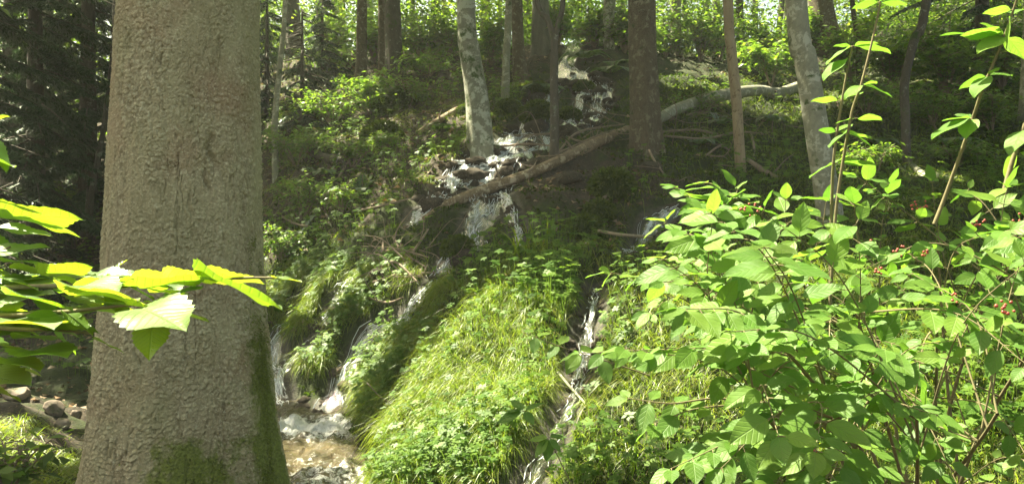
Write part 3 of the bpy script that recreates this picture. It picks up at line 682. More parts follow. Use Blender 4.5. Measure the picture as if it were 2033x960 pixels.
# blocks light that would otherwise fall on the front of the big trunk etc.
def crown_points(c0, rad, cnt, hollow=.35):
    u = nrm(rng.normal(size=(cnt, 3))); r0 = (hollow + (1 - hollow) * rng.random(cnt) ** .5)
    return np.asarray(c0) + u * r0[:, None] * np.asarray(rad)
def crown(parent, c0, rad, cnt, size, mat, name='crown', per=9, spread=.28, respect=True, tpl=KITE, flat=.6):
    c_ = crown_points(c0, rad, max(4, cnt // per))
    cut = fbm(c_[:, 0] * .5, c_[:, 1] * .5, c_[:, 2] * .5, o=2, seed=int(abs(c0[0] * 10)) % 50) > -.22
    c_ = c_[cut]
    p = np.repeat(c_, per, 0) + rng.normal(0, spread, (len(c_) * per, 3)) * [1, 1, .5]
    v_ = np.clip(np.repeat(rng.random(len(c_)), per) * .6 + rng.random(len(p)) * .4, 0, 1)
    if respect:
        k_ = ~shades_gap(p, size * .5 + .04); p = p[k_]; v_ = v_[k_]
    # keep high crowns out of the view
    k2 = np.ones(len(p), bool)
    d_ = rng.normal(size=(len(p), 3)); d_[:, 2] = d_[:, 2] * .35 - .15
    up = np.tile([0, 0, 1.], (len(p), 1)) + rng.normal(0, flat * .6, (len(p), 3))
    if len(p) == 0: return None
    return leaves(name, p, d_, up, size * (.7 + .6 * rng.random(len(p))), mat, parent, tpl=tpl, var=v_)

def tree(kind, pxy, mat, wb, wt, top, label, mids=(), height=13, crn=None, cat='tree', group=None, flare=.6, rough=.08, name=None, fork=None, seed=None, y0=3.0, limbs=3):
    B = place(*pxy, y0=y0); Yd = B[1]
    root = empty(name or kind, B, label, cat, group)
    pts = [B - [0, 0, .25]]
    pts.append(B)
    lst = list(mids) + [top]
    for (x_, y_) in lst: pts.append(P3(x_, y_, Yd + .02 * (pxy[1] - y_) / F * Yd))
    # carry on upward above the frame
    dr = nrm(pts[-1] - pts[-2]); dr = nrm(dr * .5 + np.array([0, 0, .5]))
    last = pts[-1]; hleft = max(2.0, height - (last[2] - B[2]))
    pts += [last + dr * hleft * .5, last + dr * hleft]
    q = spline(pts, 10)
    rb = wb / F * Yd / 2; rt = wt / F * Yd / 2
    zt = [B[2] - .3, B[2], last[2], last[2] + hleft * .6, last[2] + hleft + 3]
    r_ = np.interp(q[:, 2], zt, [rb, rb, rt, rt * .7, rt * .25])
    sd = int(B[0] * 37) % 90 + 3
    V, Fq, T = tube(q, r_, seg=28 if wb > 30 else 18, rough=rough, seed=sd, flare=flare)
    make('trunk', V, [Fq, T], mat, root)
    if crn:
        cr, cn, sz, cm, ofs = crn
        cc = last + dr * hleft * .55 + np.array([0, 0, 0.]); cc = np.array([cc[0], cc[1], B[2] + height * ofs])
        for _ in range(limbs):
            a = rng.random() * 6.28; s0 = cc + [0, 0, -cr * .5 - rng.random()]; e0 = cc + [math.cos(a) * cr * .7, math.sin(a) * cr * .7, rng.random() * cr * .4]
            s0[0] = np.interp(s0[2], q[:, 2], q[:, 0]); s0[1] = np.interp(s0[2], q[:, 2], q[:, 1])
            tube_obj('limb', [s0, (s0 + e0) / 2 + [0, 0, .3], e0], [rt * .5, rt * .3, .01], mat, root, k=5, seg=7, rough=.05)
        crown(root, cc, (cr, cr, cr * .6), cn, sz, cm)
    return root, B, q, r_

# ------------------------------------------------------------------ haze
m, t, out = mat_new('haze_air'); pv = N(t, 'VolumePrincipled'); pv.inputs['Color'].default_value = (.93, .97, .90, 1); pv.inputs['Density'].default_value = HAZE; pv.inputs['Anisotropy'].default_value = .35
L(t, pv.outputs[0], out.inputs['Volume'])
hx, hy0, hy1, hz0, hz1 = 172, -41, 190, -3.2, 18.5
Vb = np.array([[x, y, z] for x in (-hx, hx) for y in (hy0, hy1) for z in (hz0, hz1)], float)
tag(make('haze', Vb, np.array([[0, 1, 3, 2], [4, 6, 7, 5], [0, 4, 5, 1], [2, 3, 7, 6], [0, 2, 6, 4], [1, 5, 7, 3]]), m, smooth=False), 'thin pale haze in the woodland air', 'haze', kind='stuff')

# ------------------------------------------------------------------ trees standing on the slope
LCY = M['leaf_canopy']
def cr(r, n_, s, ofs=.8, m_=None): return (r * 1.1, int(n_ * 2.4), s, m_ or LCY, ofs)  # unseen crowns, widened and thickened to shade the slope
T = {}
T['t1'] = tree('beech_tree', (955, 292), M['beech'], 48, 36, (925, 0), 'pale blotched beech trunk leaning left behind the sunlit ledge', [(948, 200), (932, 100)], 13, cr(3.2, 3600, .2), flare=.35)
T['t2'] = tree('young_tree', (1003, 196), M['beech2'], 16, 13, (1010, 0), 'slim pale trunk just left of a brown trunk on the crest', [(1006, 100)], 11, cr(2.2, 1200, .2), flare=.5)
T['t3'] = tree('tree', (1032, 152), M['spruce'], 24, 22, (1026, 0), 'medium brown trunk right of the slim pale one on the crest', [], 14, cr(3, 1600, .24))
T['t4'] = tree('tree', (1078, 100), M['far'], 36, 30, (1072, 0), 'broad grey trunk on the crest behind the forked sapling', [], 14, cr(3, 1600, .24))
T['t6'] = tree('tree', (1211, 98), M['beech'], 20, 24, (1211, 0), 'short pale mottled trunk at the head of the cascade', [(1206, 60)], 12, cr(3, 1400, .24), flare=.3)
T['t7'] = tree('spruce_tree', (1283, 292), M['spruce'], 54, 54, (1274, 0), 'straight rough brown spruce trunk where the two fallen logs meet', [(1278, 150)], 15, cr(3.0, 3400, .22), flare=.45, rough=.05)
T['t8'] = tree('tree', (1343, 110), M['beech2'], 18, 22, (1341, 0), 'grey trunk on the crest right of the brown spruce', [], 13, cr(3, 1400, .24))
T['t9'] = tree('dead_tree', (1470, 330), M['snag'], 21, 20, (1445, 0), 'bare orange-brown dead trunk standing before the pale fallen log', [(1462, 200), (1452, 100)], 11, None, flare=.25, rough=.12)
T['t10'] = tree('tree', (1471, 112), M['dark'], 16, 14, (1468, 0), 'thin dark trunk just right behind the dead orange-brown trunk', [], 12, cr(2.4, 1200, .24))
T['t11'] = tree('beech_tree', (1648, 432), M['beech2'], 48, 42, (1580, 0), 'smooth pale grey beech rising behind the berry shrub', [(1628, 300), (1600, 120)], 12, cr(3.2, 3600, .2), flare=.15, y0=4.5)
T['t12'] = tree('tree', (1652, 115), M['spruce'], 42, 44, (1628, 0), 'reddish brown trunk behind the smooth pale beech', [], 14, cr(3, 1500, .26))
T['t13'] = tree('young_tree', (1706, 165), M['dark'], 12, 9, (1692, 0), 'thin dark stem right of the reddish brown trunk', [(1704, 80)], 10, cr(2, 900, .22))
T['t14'] = tree('mossy_tree', (1800, 332), M['dark'], 17, 17, (1840, 0), 'crooked dark mossy trunk bending right above the berry shrub', [(1798, 240), (1796, 165), (1815, 80)], 10, cr(3, 2600, .2), flare=.5, rough=.14)
T['t15'] = tree('young_tree', (547, 352), M['beech2'], 13, 9, (566, 0), 'slender grey sapling right of the massive trunk', [(546, 240), (556, 130), (562, 70)], 9, cr(2, 1500, .16), flare=.3)
T['t16'] = tree('tree', (588, 112), M['dark'], 30, 26, (580, 0), 'dark trunk on the crest behind the slender grey sapling', [], 14, cr(3.4, 1800, .24))
T['t17'] = tree('tree', (716, 168), M['spruce'], 22, 20, (719, 0), 'single brown trunk on the crest left of the close pair', [], 14, cr(3.2, 2000, .24))
T['t18'] = tree('tree', (761, 143), M['spruce'], 19, 17, (759, 0), 'narrow left trunk of the close pair on the crest', [], 13, cr(3, 1500, .24))
T['t19'] = tree('tree', (786, 150), M['dark'], 32, 30, (779, 0), 'thick dark right trunk of the close pair on the crest', [], 15, cr(3.4, 2000, .24))
T['t21'] = tree('young_tree', (178, 500), M['dark'], 13, 7, (228, 0), 'thin leaning sapling left of the massive trunk', [(180, 400), (205, 260), (222, 120)], 9, cr(2, 1200, .2), y0=9)
# extra leaf layers added above the view to dim the slope
for key, hh, r0 in [('t1', 6.2, 3.0), ('t7', 6.6, 3.2), ('t15', 6.8, 2.6), ('t17', 7.0, 3.2), ('t19', 7.0, 3.2), ('t3', 6.8, 3.0), ('t9', 6.4, 0), ('t11', 5.2, 2.6), ('t14', 6.6, 3.0), ('t16', 7.5, 3.2), ('t8', 7, 3.0), ('t6', 7, 2.8)]:
    if r0:
        rt_, B_ = T[key][0], T[key][1]; crown(rt_, B_ + [0, 0, hh + .8], (r0, r0, 1.1), 5200, .17, LCY, name='shade_crown')
# forked thin tree
B = place(1100, 326); Yd = B[1]
root = empty('forked_tree', B, 'thin dark sapling forking in two above the lower fallen log', 'tree')
q = spline([B - [0, 0, .2], P3(1101, 250, Yd), P3(1100, 160, Yd), P3(1101, 75, Yd)], 10)
V, Fq, Tt = tube(q, np.linspace(.072, .05, len(q)), seg=16, rough=.12, seed=7, flare=.3); make('trunk', V, [Fq, Tt], M['dark'], root)
for a in ([(1101, 80), (1088, 40), (1066, 0), (1040, -200), (1010, -600)], [(1101, 80), (1110, 40), (1118, 0), (1130, -200), (1160, -650)]):
    tube_obj('branch', [P3(x, y, Yd) for x, y in a], [.045, .038, .012], M['dark'], root, seg=12, rough=.1)
crown(root, P3(1080, -620, Yd), (2, 2, 1.2), 1400, .18, LCY)
# unseen trees added so that their crowns shade the slope
for i_, (x, y, h_, r0) in enumerate([(-8.5, 9.5, 12, 3.6), (-7.5, 6.0, 12, 3.4), (-11, 13.5, 13, 4), (-4.6, 7.6, 13, 3.2), (-10.5, 18, 14, 4), (9.5, 9.5, 12, 3.6), (8.4, 13, 12, 3.4)]):
    z = float(look(H1, x, y))
    if abs(x) < .66 * y and i_ != 3: pass
    if i_ == 3: x, y = -3.7, 9.8; z = float(look(H1, x, y))
    root = empty('beech_tree', (x, y, z), ['unseen shade tree added left of the view, second row', 'unseen shade tree added left of the view, nearest the pool', 'unseen shade tree added far left behind the conifers', 'shade tree added out of sight behind the massive trunk', 'tall unseen shade tree added at the far left back', 'unseen shade tree added right of the view by the shrub', 'unseen shade tree added right of the view, further up'][i_], 'tree')
    q = spline([(x, y, z - .2), (x + .1, y, z + h_ * .5), (x - .1, y + .1, z + h_)], 10)
    V, Fq, Tt = tube(q, np.linspace(.17, .03, len(q)), seg=18, rough=.06, seed=i_ + 40, flare=.3); make('trunk', V, [Fq, Tt], M['beech2'], root)
    crown(root, (x, y, z + h_ * .82), (r0, r0, r0 * .7), 11000, .2, LCY)
    if i_ in (0, 1, 5): crown(root, (x, y, z + h_ * .5), (r0 * .8, r0 * .8, r0 * .5), 5000, .16, LCY, name='shade_crown')  # second leaf layer added out of view to block more sky
# crown of the big spruce
crown(bigroot, (bx, by, 10.5), (3.0, 3.0, 2.4), 4200, .2, M['needle'])

# ------------------------------------------------------------------ far trees beyond the crest and their foliage
spots = [(528, 30), (640, 26), (664, 31), (684, 36), (742, 28), (822, 30), (856, 26), (884, 34), (962, 28), (985, 36), (1052, 30), (1150, 27), (1172, 34), (1232, 38), (1368, 30), (1398, 36), (1425, 28), (1500, 31), (1540, 26), (1560, 37), (1740, 30), (1870, 28), (1925, 34), (1985, 27), (345, 30), (120, 27), (30, 30)]
for k_, (px, Y_) in enumerate(spots):
    x = (px - CX) / F * Y_; z = float(detail(np.array([x]), np.array([float(Y_)]), Hbase(np.array([x]), np.array([float(Y_)])))[0])
    root = empty('far_tree', (x, Y_, z), 'thin grey trunk among the far trees beyond the crest', 'tree', 'far trees beyond the crest')
    lean = rng.normal(0, .5)
    tube_obj('trunk', [(x, Y_, z - .3), (x + lean * .4, Y_, z + 6), (x + lean, Y_, z + 13)], [.10 + .12 * rng.random(), .05], M['far'], root, k=6, seg=10, rough=.05, seed=k_)
    crown(root, (x, Y_ + .3, z + 8.5), (2.8, 2.4, 4.6), 900, .26, M['leaf_far'], respect=False, per=14, spread=.4)

def scatter(cnt, x0, x1, y0, y1, wfun=None, power=2.0):
    """points on the slope, denser where nearer"""
    out = np.zeros((0, 2))
    while len(out) < cnt:
        k = cnt * 4
        u = rng.random(k)
        a_, b_ = y0 ** (2 - power - .001), y1 ** (2 - power - .001)
        Y_ = (a_ + (b_ - a_) * u) ** (1 / (2 - power - .001)); X_ = (x0 + (x1 - x0) * rng.random(k)) * Y_
        if wfun is not None:
            kk = rng.random(k) < wfun(X_, Y_); X_, Y_ = X_[kk], Y_[kk]
        out = np.vstack([out, np.column_stack([X_, Y_])])
        if len(X_) == 0: break
    return out[:cnt]
# foliage of the wood beyond the crest: one mass
k = 170000; cl = 3600
Yf = 19.5 + 20 * rng.random(cl) ** .9; Xf = (-.70 + 1.4 * rng.random(cl)) * Yf
hz = Hbase(Xf, Yf); cen = np.column_stack([Xf, Yf, hz + .1 + rng.random(cl) * (np.maximum(.36 * Yf - hz, 1) + 1.5)])
g_ = fbm(cen[:, 0] * .30, cen[:, 2] * .40, cen[:, 1] * .25, o=3, seed=71); pp = proj(cen[:, 0], cen[:, 1], cen[:, 2])
leftb = (pp[0] > 630) & (pp[0] < 900)
cen = cen[np.where(leftb, g_ > .0, g_ > -.16)]
own = rng.integers(0, len(cen), k); p = cen[own] + rng.normal(0, 1, (k, 3)) * [.65, .65, .26]
d = rng.normal(size=(k, 3)); d[:, 2] = d[:, 2] * .4 - .2
leaves('far_foliage', p, d, np.tile([0, 0, 1.], (k, 1)) + rng.normal(0, .45, (k, 3)), .10 + rng.random(k) * .10, M['leaf_far'], var=np.clip(rng.random(len(cen))[own] * .6 + rng.random(k) * .4, 0, 1))
tag(bpy.data.objects['far_foliage'], 'sunlit lime green leaves of the wood beyond the crest', 'foliage', kind='stuff')

# ------------------------------------------------------------------ conifers at the left
def conifer(base, H_, rad, label, seed, zmin=.3, density=1.0, lim=None):
    r_ = np.random.default_rng(seed); base = np.asarray(base, float)
    root = empty('spruce_tree', base, label, 'tree')
    tube_obj('trunk', [base - [0, 0, .3], base + [0, 0, H_ * .5], base + [0, 0, H_]], [.03 * H_ ** .8, .02], M['dark'], root, k=6, seg=12, rough=.05, seed=seed)
    acc = Acc(); P_, D_, U_ = [], [], []
    nb = int(H_ * 9 * density)
    for i in range(nb):
        h = zmin + (H_ - zmin) * (i + r_.random()) / nb; ln = rad * (1 - h / H_) ** .8 * (.6 + .5 * r_.random()) + .15; a = r_.random() * 6.283
        o = np.array([math.cos(a), math.sin(a), 0]); s = np.linspace(0, 1, 10)
        cv = base + [0, 0, h] + o * (s * ln)[:, None] + np.array([0, 0, 1]) * ((-.25 * s - .12 * s * s) * ln)[:, None]
        acc_tube(acc, cv, [.02, .005], k=0, seg=4)
        nt_ = int(ln * 20)
        for t_ in np.linspace(.12, 1, nt_):
            c_ = np.array([np.interp(t_, s, cv[:, q_]) for q_ in range(3)])
            for sg in (-1, 1):
                sdv = np.cross(o, [0, 0, 1]) * sg; tw = (.12 + .28 * (1 - t_)) * min(1, ln); dv = nrm(sdv * .8 + o * .6 + [0, 0, -.45 - .3 * r_.random()])
                m_ = max(3, int(tw / .04)); ts = (np.arange(m_) + .3) / m_ * tw
                q0 = c_ + dv * ts[:, None]
                for sg2 in (-1, 1):
                    P_.append(q0); D_.append(np.tile(nrm(dv + np.cross(dv, [0, 0, 1]) * sg2 * .7), (m_, 1)) + r_.normal(0, .2, (m_, 3))); U_.append(np.tile([0, 0, 1.], (m_, 1)) + r_.normal(0, .3, (m_, 3)))
    acc.build('branches', M['dark'], root)
    P_, D_, U_ = np.vstack(P_), np.vstack(D_), np.vstack(U_)
    k_ = ~shades_gap(P_, .05); P_, D_, U_ = P_[k_], D_[k_], U_[k_]
    leaves('needles', P_, D_, U_, .07 + .05 * r_.random(len(P_)), M['needle'], root, tpl=(NEED[0] * [2.2, 1, 1], NEED[1]))
    return root
def at(px, Y_): x = (px - CX) / F * Y_; return (x, Y_, float(look(H1, x, Y_)))
conifer(at(70, 14.5), 10, 2.6, 'dark spruce with drooping boughs, second from the left edge', 1)
conifer(at(-60, 12.5), 9, 2.4, 'dark spruce at the left edge', 2)
conifer(at(175, 17), 11, 2.8, 'tall dark spruce just left of the massive trunk', 3)
conifer(at(20, 19), 12, 3, 'dark spruce furthest back at the left', 4, density=.8)
conifer(at(300, 18), 11, 2.8, 'dark spruce behind the massive trunk', 5, density=.8)
conifer(at(600, 15.5), 2.3, .9, 'small bright young spruce right of the slender sapling', 6, zmin=.05, density=2)
conifer(at(640, 18.5), 2.0, .8, 'small young spruce further up behind the bright one', 7, zmin=.05, density=2)
conifer(at(530, 17), 2.6, 1.0, 'young spruce half hidden by the massive trunk', 8, zmin=.05, density=1.5)
conifer(at(1950, 18), 9, 2.6, 'dark spruce at the right edge', 10, density=.8)

# ------------------------------------------------------------------ undergrowth bushes
def bush(px, py, w_px, h_px, lsz, n_, label, mat=None, y0=4.5, name='bush', cat='bush', flat=.5, stems=9, hmin=.55):
    b = place(px, py, y0=y0); Yd = b[1]; wd = w_px / F * Yd / 2; ht = h_px / F * Yd
    root = empty(name, b, label, cat)
    acc = Acc(); P_, D_ = [], []
    for i in range(stems):
        a = rng.random() * 6.283; r0 = rng.random() ** .5
        e = b + [math.cos(a) * wd * r0, math.sin(a) * wd * .8 * r0, ht * (hmin + (1 - hmin) * rng.random()) * (1 - .3 * r0)]
        e[2] = max(e[2], float(look(H1, e[0], e[1])) + .12)
        mid = (b + e) / 2 + [0, 0, ht * .12]
        q = spline([b - [0, 0, .05], mid, e], 8); acc_tube(acc, q, [.012, .003], k=0, seg=5)
        P_.append(q[5:]); D_.append(np.gradient(q, axis=0)[5:])
        for j in range(6):
            t_ = rng.integers(6, len(q)); s0 = q[t_]; a2 = rng.random() * 6.283; e2 = s0 + np.array([math.cos(a2), math.sin(a2), .35 * rng.normal()]) * wd * .45
            q2 = spline([s0, (s0 + e2) / 2 + [0, 0, .03], e2], 6); acc_tube(acc, q2, [.005, .002], k=0, seg=4); P_.append(q2[2:]); D_.append(np.gradient(q2, axis=0)[2:])
    acc.build('stems', M['twig'], root)
    P_ = np.vstack(P_); D_ = nrm(np.vstack(D_)); ix = rng.integers(0, len(P_), n_)
    p = P_[ix] + rng.normal(0, lsz * .5, (n_, 3)); a = rng.random(n_) * 6.283
    d = np.stack([np.cos(a), np.sin(a), -.25 + .3 * rng.normal(size=n_)], 1) + D_[ix] * .4
    k_ = ~shades_gap(p, .02) | (rng.random(n_) < .75)
    leaves('foliage', p[k_], d[k_], np.tile([0, 0, 1.], (k_.sum(), 1)) + rng.normal(0, flat * .6, (k_.sum(), 3)), lsz * (.6 + .7 * rng.random(k_.sum())), mat or M['leaf_mid'], root)
    return root
for a_ in [
 (590, 330, 150, 110, .09, 900, 'leafy bush at the foot of the slender grey sapling'),
 (660, 250, 150, 90, .09, 800, 'leafy bush on the sunlit patch of dead leaves'),
 (735, 230, 150, 110, .10, 900, 'broad bush below the close pair of trunks'),
 (810, 215, 100, 70, .09, 500, 'small bush right of the close pair of trunks'),
 (700, 330, 110, 60, .08, 500, 'low bush above the short dark log'),
 (600, 440, 160, 110, .07, 1100, 'dense low bush on the bank right of the massive trunk'),
 (560, 520, 110, 90, .06, 800, 'green bush beside the massive trunk at mid height'),
 (680, 420, 120, 60, .06, 600, 'low bush in the shade left of the small twigs'),
 (760, 300, 90, 50, .07, 400, 'small bush in the clearing left of the short mossy log'),
 (1530, 170, 130, 120, .14, 900, 'sunlit bush behind the pale fallen log'),
 (1430, 120, 100, 100, .16, 700, 'lime green bush left of the dead trunk on the crest'),
 (1600, 110, 90, 110, .18, 700, 'bright bush between the two trunks at the right'),
 (1390, 230, 120, 60, .08, 500, 'low bush right of the brown spruce trunk'),
 (1720, 230, 120, 90, .11, 700, 'bush right of the smooth pale beech'),
 (1850, 250, 160, 80, .10, 700, 'dark bush right of the crooked mossy trunk'),
 (1970, 260, 130, 90, .10, 700, 'bush at the right edge under the dark trees'),
 (1900, 330, 130, 50, .09, 600, 'low bush in front of the shaded right slope'),
 (1740, 340, 110, 60, .08, 500, 'low bush left of the crooked mossy trunk'),
 (80, 330, 170, 120, .12, 900, 'bush under the dark spruces at the left'),
 (60, 470, 190, 120, .10, 1200, 'leafy bush at the left edge above the leafy branch'),
 (150, 440, 110, 90, .10, 700, 'bush beside the thin leaning sapling'),
 (60, 610, 180, 100, .08, 1100, 'low bush behind the leafy branch at the left'),
 (170, 620, 90, 60, .07, 500, 'small bush against the left side of the massive trunk'),
 (20, 560, 120, 60, .08, 600, 'low dark bush at the far left bank'),
 (660, 150, 130, 60, .12, 600, 'bush in the dark hollow left of the single brown trunk'),
 (850, 150, 140, 50, .11, 700, 'low bush on the dark crest right of the thick dark trunk'),
 (920, 180, 90, 50, .10, 400, 'small bush left beside the blotched beech on the crest'),
 (1130, 70, 110, 50, .14, 500, 'bush behind the head of the cascade'),
 (1290, 110, 130, 60, .13, 600, 'low bush behind the brown spruce on the crest'),
]: bush(*a_)
for a_ in [(655, 122, 150, 130, .14, 1300, 'tall leafy thicket filling the crest left of the single brown trunk'), (745, 128, 90, 110, .13, 800, 'leafy thicket in the gap between the brown trunks'), (840, 120, 130, 130, .13, 1300, 'leafy thicket right of the thick dark trunk on the crest'), (890, 112, 90, 140, .14, 900, 'thicket touching the top of the blotched beech'), (975, 130, 80, 130, .14, 800, 'thicket between the blotched beech and the slim pale trunk'), (1110, 85, 90, 110, .15, 700, 'thicket above the head of the cascade'), (1180, 95, 90, 120, .15, 800, 'thicket left of the short mottled trunk'), (1240, 105, 80, 130, .15, 700, 'thicket hiding the crest left of the brown spruce'), (1320, 115, 90, 130, .14, 800, 'thicket between the brown spruce and the grey trunk'), (1390, 120, 110, 150, .15, 1100, 'tall lime thicket left of the dead trunk'), (1510, 130, 120, 160, .15, 1200, 'tall thicket right of the dead trunk'), (1690, 160, 130, 170, .14, 1100, 'tall thicket behind the thin dark stem'), (1770, 180, 130, 180, .14, 1200, 'tall thicket left of the crooked trunk'), (1880, 190, 170, 200, .14, 1500, 'tall dark thicket right of the crooked trunk'), (1990, 180, 150, 200, .14, 1300, 'tall thicket at the upper right corner'), (545, 120, 120, 140, .13, 1100, 'thicket behind the slender sapling near the massive trunk')]:
    bush(*a_, name='thicket', cat='thicket', stems=22, hmin=.12)

# ------------------------------------------------------------------ stuff on the slope: grass, herbs, moss, litter
def onground(XY, off=0.0):
    return np.column_stack([XY, look(H1, XY[:, 0], XY[:, 1]) + off])
def px_of(X, Y): return proj(X, Y, look(H1, X, Y))
MOUND = [(735, 975), (770, 850), (800, 790), (870, 660), (905, 560), (1000, 520), (1110, 545), (1165, 570), (1150, 660), (1125, 740), (1110, 800), (1080, 860), (1010, 975)]
RIGHTG = [(1195, 560), (1420, 500), (2100, 480), (2100, 990), (1080, 990), (1130, 850), (1180, 700)]
LEFTG = [(515, 600), (560, 520), (700, 500), (800, 490), (900, 540), (905, 570), (860, 670), (790, 760), (755, 830), (725, 840), (690, 800), (655, 740), (560, 740), (530, 700)]
LITW = [(560, 230), (700, 180), (830, 250), (800, 330), (680, 340), (560, 330)]
BARE = [[(1000, 370), (1240, 290), (1430, 300), (1430, 450), (1180, 480), (1030, 480)], [(520, 330), (720, 340), (860, 380), (1000, 420), (970, 500), (860, 500), (700, 520), (640, 470), (520, 430)], [(620, 115), (900, 115), (930, 190), (760, 180), (640, 160)]]  # bare dark ground; plants thinned further to deepen the slope's shade
def cover(px, py, X, Y):
    r = np.ones(np.shape(px))
    for b_ in BARE: r = np.where(inpoly(px, py, b_), .22, r)
    return np.where(r < 1, r + .6 * np.clip(fbm(X * 1.8, Y * 1.8, o=2, seed=123), 0, 1), r)
def streamfree(X, Y): return look(wetg, X, Y) < .15
def blade_mesh(name, base, L_, wd, mat, lean_dir, label, lean=.6, droop=1.0, var=None, segs=5):
    """curved grass blades; lean_dir (n,2) horizontal lean"""
    n_ = len(base); s = np.linspace(0, 1, segs + 1)
    up0 = .75 + .4 * rng.random(n_); out0 = lean * (.4 + rng.random(n_))
    C_ = base[:, None, :] + np.zeros((n_, segs + 1, 3))
    hx = out0[:, None] * s[None] + .35 * out0[:, None] * s[None] ** 2; hz_ = up0[:, None] * s[None] - droop * (.55 + .75 * rng.random(n_))[:, None] * s[None] ** 2
    C_[:, :, 0] += L_[:, None] * hx * lean_dir[:, 0, None]; C_[:, :, 1] += L_[:, None] * hx * lean_dir[:, 1, None]; C_[:, :, 2] += L_[:, None] * hz_
    # lie on the ground instead of passing through it
    gz = look(H1, C_[:, :, 0], C_[:, :, 1]) + .004 + .02 * s[None]; C_[:, :, 2] = np.maximum(C_[:, :, 2], gz)
    a = rng.random(n_) * 6.283; side = np.stack([np.cos(a), np.sin(a), np.zeros(n_)], 1) * .6 + np.stack([-lean_dir[:, 1], lean_dir[:, 0], np.zeros(n_)], 1) * .6
    side = nrm(side); wprof = np.array([.7, 1, 1, .85, .55, .06]) if segs == 5 else np.linspace(1, .06, segs + 1)
    ww = (wd[:, None] * wprof[None])[:, :, None] * side[:, None, :]
    V = np.concatenate([C_ - ww, C_ + ww], 2).reshape(n_, segs + 1, 2, 3).reshape(-1, 3)
    k_ = np.arange(segs); f = np.stack([2 * k_, 2 * k_ + 1, 2 * k_ + 3, 2 * k_ + 2], 1)
    Fq = (f[None] + (np.arange(n_) * 2 * (segs + 1))[:, None, None]).reshape(-1, 4)
    v_ = rng.random(n_) if var is None else var
    o = make(name, V, Fq, mat, var=np.repeat(v_, 2 * (segs + 1)))
    return tag(o, label, 'grass', kind='stuff')
def downhill(X, Y):
    n_ = ground_normal(X, Y)[:, :2]; return nrm(n_ + rng.normal(0, .10, n_.shape))
def grass(cnt, poly, Lr, wr, name, label, yr=(4.2, 12), xr=(-.45, .75), lean=.6, droop=1., dead=.25, thin=0.):
    def wf(X, Y):
        px, py = px_of(X, Y); n_ = fbm(X * 2.2, Y * 2.2, o=2, seed=91)
        return (inpoly(px, py, poly) & streamfree(X, Y)) * np.clip(.75 + 1.2 * n_ - thin, .04, 1) * cover(px, py, X, Y)
    XY = scatter(cnt, xr[0], xr[1], yr[0], yr[1], wf); cnt = len(XY)
    b = onground(XY, -.01); cw = fbm(XY[:, 0] * 3, XY[:, 1] * 3, o=2, seed=62)[:, None] * np.array([[1.6, 0]]); dh = downhill(XY[:, 0], XY[:, 1]) + cw + rng.normal(0, .6, (cnt, 2))
    L_ = Lr[0] + (Lr[1] - Lr[0]) * rng.random(cnt) ** 1.4; wd = wr * (.6 + .8 * rng.random(cnt)) * .5
    return blade_mesh(name, b, L_, wd, M['grass'], nrm(dh), label, lean, droop, var=np.where(rng.random(cnt) < dead, rng.random(cnt) * .3, .35 + .65 * rng.random(cnt)))
grass(19000, MOUND, (.12, .40), .0038, 'grass', 'long bright yellow green grass draped over the sunlit mound', (4.2, 9), (-.22, .10), lean=.5, droop=1.35, dead=.16)
grass(18000, RIGHTG, (.12, .38), .0038, 'grass', 'sunlit grass on the slope behind the berry shrub', (3.6, 8.5), (.02, .72), lean=.5, droop=1.2, dead=.25)
grass(17000, LEFTG, (.12, .34), .0052, 'grass', 'long shaded grass hanging down beside the streams', (5.8, 11.5), (-.34, -.05), lean=.55, droop=1.3, dead=.15)
grass(5000, [(-20, 830), (60, 830), (190, 900), (160, 990), (-60, 990)], (.10, .3), .005, 'grass', 'grass tuft on the bank left of the massive trunk', (3.5, 9), (-.68, -.48), lean=.5, droop=1.2)
UPL = [(500, 110), (1000, 110), (1080, 180), (940, 290), (800, 420), (880, 480), (700, 500), (500, 560)]
UPR = [(1180, 420), (1250, 330), (1330, 170), (1600, 120), (2100, 120), (2100, 480), (1420, 500), (1170, 560), (1000, 520), (960, 490), (1060, 460)]
grass(9000, UPL, (.10, .32), .007, 'grass', 'shaded tufts of grass on the upper left slope', (8, 22), (-.36, .02), thin=.3, dead=.2, lean=.7, droop=1.3)
grass(19000, UPR, (.10, .34), .007, 'grass', 'dark hanging grass and sedge on the right slope', (7, 20), (-.02, .70), thin=.1, dead=.12, lean=.8, droop=1.5)
# moss fur over the tufa
def mossfur(cnt, xr, yr, wf, sz, name, label):
    XY = scatter(cnt, xr[0], xr[1], yr[0], yr[1], wf); n_ = len(XY); b = onground(XY, -.004); nn = ground_normal(XY[:, 0], XY[:, 1])
    d = nn + rng.normal(0, .5, (n_, 3)) + [0, 0, -.1]
    v_ = np.clip(.5 + .5 * fbm(XY[:, 0] * 3, XY[:, 1] * 3, o=2, seed=33) + .25 * rng.normal(size=n_), 0, 1)
    o = leaves(name, b, d, rng.normal(size=(n_, 3)), sz * (.6 + .8 * rng.random(n_)) * (XY[:, 1] / 9) ** .5, M['moss'], var=v_)
    return tag(o, label, 'moss', kind='stuff')
mossfur(120000, (-.34, .70), (4.2, 17), lambda X, Y: np.clip(moss_mask(X, Y) + .9 * fbm(X * 1.5, Y * 1.5, o=3, seed=55) - .05, 0, 1) * streamfree(X, Y), .045, 'moss', 'mats of green moss over the wet tufa')
